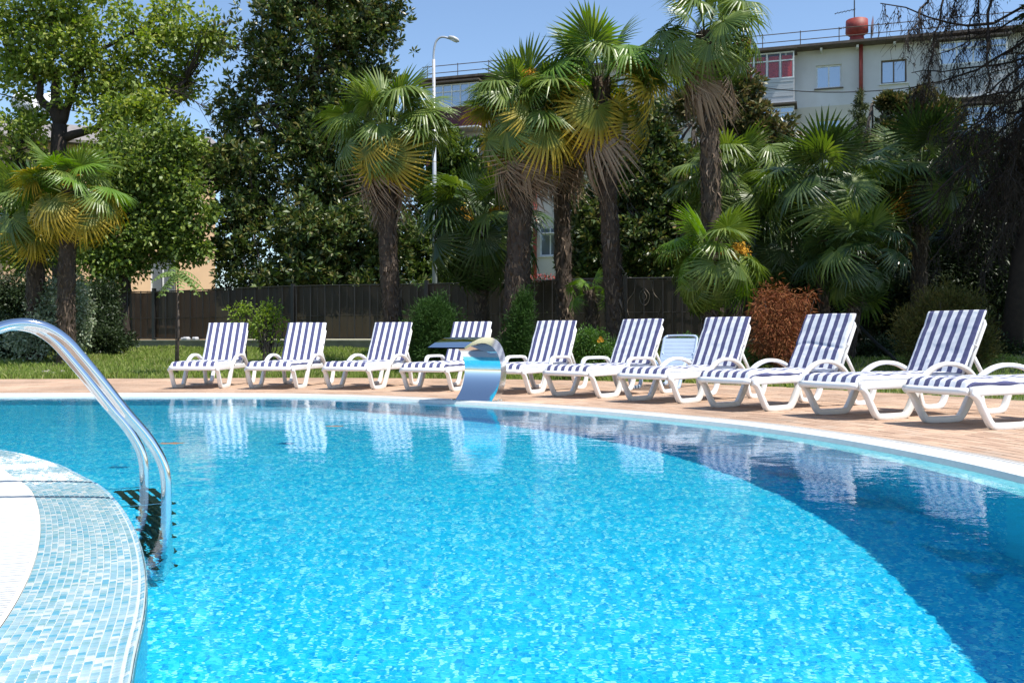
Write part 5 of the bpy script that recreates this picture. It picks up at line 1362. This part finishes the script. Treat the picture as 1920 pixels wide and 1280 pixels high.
# its living top above the picture, throwing the shade on the right
bl = [((rrb.uniform(-.6, 3.6), rrb.uniform(-3.5, 1.6), rrb.uniform(8.2, 11)), (1.3, 1.3, .9), 1) for i in range(16)]
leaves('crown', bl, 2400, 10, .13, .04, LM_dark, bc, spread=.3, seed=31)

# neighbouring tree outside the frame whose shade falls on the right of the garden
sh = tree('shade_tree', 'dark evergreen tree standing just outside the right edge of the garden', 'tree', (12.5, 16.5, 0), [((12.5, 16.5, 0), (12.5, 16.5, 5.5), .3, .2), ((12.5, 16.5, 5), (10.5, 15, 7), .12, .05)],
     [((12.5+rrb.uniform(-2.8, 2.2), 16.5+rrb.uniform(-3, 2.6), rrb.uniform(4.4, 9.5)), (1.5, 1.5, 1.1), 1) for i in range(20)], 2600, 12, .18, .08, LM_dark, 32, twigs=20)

# ---- shrubs
def shrub(name, label, px, d, blobs, n, k, L, Wd, mat, seed, group=None, stems=12, cat='shrub', z=None, **kw):
    p = at(px, 640, d); root = empty(name, (p.x, p.y, ground_z(p.x, p.y)-.02)); tag(root, label, cat, group); b0 = Vector(root.location)
    o, T = leaves('foliage', [((Vector(c)-b0)[:], r, w) for c, r, w in blobs], n, k, L, Wd, mat, root, seed=seed, **kw)
    mb = MB(); rr = random.Random(seed)
    for j in range(stems): limb(mb, (rr.gauss(0, .05), rr.gauss(0, .05), 0), Vector(T[rr.randrange(len(T))]), .022, .006, seed*7+j, .08, 5)
    if stems: mb.build('stems', M_bark, root)
    return root
d = 19.6
shrub('round_conifer', 'round dark green conifer bush left of the steel waterfall spout', 820, d, [blob(818, 625, d, 50, 62, 4), blob(815, 590, d, 36, 32, 1), blob(790, 650, d, 28, 36, 1), blob(845, 650, d, 28, 36, 1)], 2600, 14, .085, .014, LM_yew, 41, spread=.11, power=3.5, up=.2, droopz=.5)
d = 19.3
shrub('climbing_conifer', 'slim green conifer shrub hugging the foot of the skirted palm', 968, d, [blob(978, 610, d, 20, 55, 3), blob(966, 655, d, 30, 40, 3), blob(985, 575, d, 12, 30, 1)], 1300, 14, .08, .014, LM_yew, 42, spread=.10, power=3.0, up=.2, droopz=.5)
d = 17.6
shrub('box_bush', 'clipped bright green bush behind the square-armed loungers, a few orange flowers on it', 1108, d, [blob(1108, 655, d, 34, 36, 3), blob(1092, 665, d, 22, 28, 1), blob(1128, 668, d, 20, 24, 1)], 1100, 14, .05, .026, LM_box, 43, spread=.10, power=3.5)
fl = MB()
for i, (px, py) in enumerate(((1126, 634), (1129, 638), (1123, 639))):
    c = at(px, py, 17.2)
    for j in range(7): a = j*.9; fl.add([c, c+Vector((.035*math.cos(a), -.01, .035*math.sin(a))), c+Vector((.035*math.cos(a+.7), -.015, .035*math.sin(a+.7)))], [(0, 1, 2)])
bx = [o for o in bpy.data.objects if o.name == 'box_bush'][0]
f_ = fl.build('flowers', M_orange); f_['kind'] = 'stuff'; f_.parent = bx; f_.matrix_parent_inverse = Matrix.Translation(-bx.location)
d = 16.6
shrub('box_bush', 'small rounded green bush peeping between two loungers right of the bare plastic one', 1288, d, [blob(1288, 660, d, 28, 26, 3)], 800, 14, .05, .026, LM_box, 44, spread=.10, power=3.5)
d = 18.2
shrub('ground_tuft', 'loose pale green tuft of stems at the foot of the golden tipped palm', 1160, d, [blob(1160, 665, d, 30, 20, 1)], 200, 8, .12, .015, LM_box, 45, spread=.14, up=.1, droopz=.8)
d = 16.8
rp = [(1465, 650, 40, 34, 2), (1425, 640, 18, 26, .8), (1508, 640, 20, 26, .8), (1440, 600, 16, 30, .8), (1478, 596, 18, 34, .9), (1432, 560, 9, 26, .4), (1452, 548, 8, 24, .35), (1418, 585, 8, 18, .25), (1488, 562, 18, 14, .4), (1512, 556, 15, 8, .25), (1500, 590, 18, 12, .35), (1519, 592, 10, 7, .12), (1462, 570, 14, 24, .5), (1496, 617, 22, 10, .4), (1450, 620, 22, 20, .6)]
shrub('dry_conifer', 'rusty brown dried conifer bush behind the creased lounger', 1465, d, [blob(q[0], q[1], d+((i*37) % 7-3)*.07, q[2], q[3], q[4], .18) for i, q in enumerate(rp)], 1050, 14, .11, .013, LM_rust, 46, spread=.13, power=1.8, droopz=-.7, stems=40, clump=.6)
shrub('green_weeds', 'green leafy weeds growing at the right foot of the rusty conifer', 1510, 17.2, [blob(1512, 655, 17.2, 26, 26, 2), blob(1420, 668, 17.2, 16, 20, 1)], 260, 10, .09, .03, LM_box, 47, spread=.14)
d = 15.8
shrub('olive_bush', 'large rounded olive green conifer bush behind the tall striped lounger', 1772, d, [blob(1772, 620, d, 74, 72, 5), blob(1740, 650, d, 46, 56, 2), blob(1810, 650, d, 52, 56, 2), blob(1785, 575, d, 50, 32, 1)], 3600, 14, .095, .012, LM_olive, 48, spread=.13, power=3.6, up=.1, droopz=.6)
d = 21.5
shrub('twiggy_shrub', 'small airy lime green shrub in front of the fence, over the second lounger', 503, d, [blob(505, 592, d, 28, 26, 3), blob(480, 620, d, 16, 26, 1), blob(525, 620, d, 20, 28, 1.2), blob(500, 645, d, 36, 16, .5)], 150, 8, .09, .045, LM_lime, 49, spread=.12, stems=44)
shrub('twiggy_shrub', 'sparse nearly bare shrub beside the airy lime green one', 452, d, [blob(440, 585, d, 12, 16, 1), blob(460, 580, d, 12, 14, 1), blob(455, 620, d, 20, 26, .6)], 60, 8, .07, .04, LM_lime, 50, spread=.10, stems=34)
d = 23.0
shrub('variegated_bush', 'pale leaved bush round the foot of the left palm pair', 140, d+.9, [blob(142, 580, d, 26, 55, 3), blob(98, 560, d+.6, 22, 36, 2), blob(150, 625, d, 16, 28, 1), blob(100, 620, d+.6, 24, 45, 2), blob(50, 640, d, 60, 30, 1.4)], 1500, 12, .085, .05, LM_vari, 51, spread=.14)
d = 26.5
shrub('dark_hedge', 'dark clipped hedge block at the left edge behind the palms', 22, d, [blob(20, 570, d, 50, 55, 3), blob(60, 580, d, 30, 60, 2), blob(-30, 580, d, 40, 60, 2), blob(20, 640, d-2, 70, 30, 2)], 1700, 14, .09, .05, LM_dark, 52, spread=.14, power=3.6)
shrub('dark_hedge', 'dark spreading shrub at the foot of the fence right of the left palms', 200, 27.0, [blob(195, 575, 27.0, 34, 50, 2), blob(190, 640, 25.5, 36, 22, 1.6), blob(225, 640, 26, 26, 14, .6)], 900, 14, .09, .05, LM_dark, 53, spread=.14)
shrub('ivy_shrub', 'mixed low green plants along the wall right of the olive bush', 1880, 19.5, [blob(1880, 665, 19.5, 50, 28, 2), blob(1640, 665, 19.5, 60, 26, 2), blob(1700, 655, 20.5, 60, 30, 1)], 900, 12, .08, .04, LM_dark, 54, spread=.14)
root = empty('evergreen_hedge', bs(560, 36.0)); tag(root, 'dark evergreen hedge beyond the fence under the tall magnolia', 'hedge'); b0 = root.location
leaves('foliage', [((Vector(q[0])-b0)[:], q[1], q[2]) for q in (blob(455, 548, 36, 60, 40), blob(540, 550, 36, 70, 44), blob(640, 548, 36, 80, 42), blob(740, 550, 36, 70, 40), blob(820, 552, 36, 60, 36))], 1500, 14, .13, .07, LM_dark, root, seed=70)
# low red flowers on the fence line by the red pipe
rf = MB(); rr = random.Random(8)
for i in range(260):
    px = rr.uniform(985, 1062); y = fence_y(px_to_fence(px))+.5; c = at(px, rr.gauss(521, 4), y); a = rr.uniform(0, 6); s_ = .03
    rf.add([c, c+Vector((s_*math.cos(a), .01, s_*math.sin(a))), c+Vector((s_*math.cos(a+1.3), -.01, s_*math.sin(a+1.3)))], [(0, 1, 2)])
fr_ = empty('red_flower_bush', (at(1025, 640, 26.3).x, 26.3, .45)); tag(fr_, 'red flowering bush peeping over the fence beside the red downpipe', 'flowers')
o = rf.build('flowers', simple('red_petals', (.45, .02, .015), .6), fr_); o['kind'] = 'stuff'; o.matrix_parent_inverse = Matrix.Translation(-fr_.location)
bl = [blob(1025, 560, 26.4, 45, 36, 2)]
leaves('foliage', [((Vector(c)-fr_.location)[:], r, w) for c, r, w in bl], 300, 10, .09, .04, LM_dark, fr_, seed=60)

# thin sapling with a feathery umbrella of leaves
p = at(332, 640, 17.9+1.4); d = p.y; z0 = ground_z(p.x, d); sg = empty('sapling', (p.x, d, z0-.02)); tag(sg, 'thin young sapling with feathery drooping crown beside the left lounger', 'sapling'); b0 = Vector(sg.location)
tp = at(333, 525, d)-b0; mb = MB(); mb.tube([(0, 0, 0), Vector((.03, 0, tp.z*.5)), Vector((tp.x, 0, tp.z+.1))], [.030, .024, .018], 8); mb.build('trunk', M_bark, sg, True)
mb = MB(); mb.tube([(-.05, .03, 0), (-.02, .03, tp.z*.62)], .014, 6); mb.build('stake', M_bark, sg)
LM_feather = leaf_material('feathery_leaf', [(0.13, 0.20, 0.05), (0.18, 0.26, 0.07)], .6, .3, .3)
V = []; F = []
for i in range(17):
    a = i*2.4; L = random.Random(i).uniform(.38, .62); el = random.Random(i+50).uniform(-.1, .7); prev = Vector((tp.x, 0, tp.z+.05+.06*(i % 3)))
    dv = Vector((math.cos(a), math.sin(a)*.9, 0)); pts = []
    for j in range(9):
        t_ = j/8; pts.append(prev+dv*L*t_+Vector((0, 0, L*(el*t_-1.1*t_*t_*.75))))
    for j in range(1, 9):
        q = pts[j]; tn = (pts[j]-pts[j-1]).normalized(); sd = Vector((-dv.y, dv.x, 0))
        for s_ in (-1, 1):
            wl = .11*math.sin(math.pi*(j+.5)/10); b = len(V); e = q+sd*s_*wl+Vector((0, 0, -wl*.5)); V += [q-tn*.02, q+tn*.02, e+tn*.018, e-tn*.018]; F.append((b, b+1, b+2, b+3))
    for s0, s1 in zip(pts, pts[1:]): b = len(V); w = Vector((0, 0, .006)); V += [s0-w, s0+w, s1+w, s1-w]; F.append((b, b+1, b+2, b+3))
mesh_obj('crown', V, F, LM_feather, sg)

# overhead cables
def cable(px0, py0, d0, px1, py1, d1, sag, label, r=.018):
    a, b = at(px0, py0, d0), at(px1, py1, d1); mb = MB(); mb.tube([a.lerp(b, i/20)-Vector((0, 0, sag*4*(i/20)*(1-i/20))) for i in range(21)], r, 4); o = mb.build('cable', M_iron); tag(o, label, 'cable')
cable(1400, 160, 37, 2100, 60, 30, .9, 'black overhead cable crossing the apartment wall under its top windows')
cable(-80, 155, 33, 760, 255, 37, .7, 'black overhead cable running behind the big left trees')
# loose stones by the left palms
M_rock = simple('pale_rock', (.30, .27, .22), .9, .2, 10)
rr = random.Random(77)
for i, (px, py, w) in enumerate(((92, 684, 9), (104, 687, 13), (118, 684, 8), (126, 688, 7), (110, 691, 6))):
    x = (px-960)*20.0/FPX; c = Vector((x, 20.0-(py-684)*.15, 0)); c.z = ground_z(c.x, c.y)+.03; s_ = w*20/FPX/2
    mbs = MB(); vs = [Vector((math.cos(a)*math.cos(e)*s_*rr.uniform(.8, 1.3), math.sin(a)*math.cos(e)*s_*rr.uniform(.8, 1.3), math.sin(e)*s_*.8)) for e in (-.5, .25, .9) for a in (0, 1, 2.1, 3.2, 4.3, 5.3)]
    mbs.add(vs, [(r_*6+k, r_*6+(k+1) % 6, (r_+1)*6+(k+1) % 6, (r_+1)*6+k) for r_ in range(2) for k in range(6)]+[(12, 13, 14, 15, 16, 17)]); o = mbs.build('rock', M_rock); o.location = c
    tag(o, ['small rock left of the biggest one at the palm foot', 'biggest pale rock at the foot of the yellow palm', 'rounded rock just right of the biggest one', 'rightmost small rock near the yellow palm', 'lowest small rock in front of the biggest one'][i], 'rock')
# black hose lying on the lawn at the right
mb = MB(); pts = catmull([at(1600, 600, 19.5), at(1640, 640, 18.5), at(1672, 668, 17.5), at(1690, 690, 16.6)], 5); mb.tube(pts, .035, 6); o = mb.build('leaning_pole', M_iron); tag(o, 'dark pole leaning from the shrubs down to the lawn, left of the olive bush', 'pole')
# leaves floating on the pool
M_float = simple('brown_leaf', (.22, .12, .06), .7)
for i, (px, py, w, lbl) in enumerate(((322, 831, .10, 'brown leaf floating on the water beside the ladder'), (627, 799, .09, 'dark leaf floating on the water below the third lounger reflection'))):
    c = W3(px, py, Z_WATER+.004); mb = MB(); n_ = 12; vs = [Vector((0, 0, .004))]+[Vector((math.cos(2*math.pi*k/n_)*w*(1 if k % 2 else .8), math.sin(2*math.pi*k/n_)*w*.6, .003*(k % 2))) for k in range(n_)]
    mb.add(vs, [(0, 1+k, 1+(k+1) % n_) for k in range(n_)]); o = mb.build('floating_leaf', M_float); o.location = c; tag(o, lbl, 'leaf')
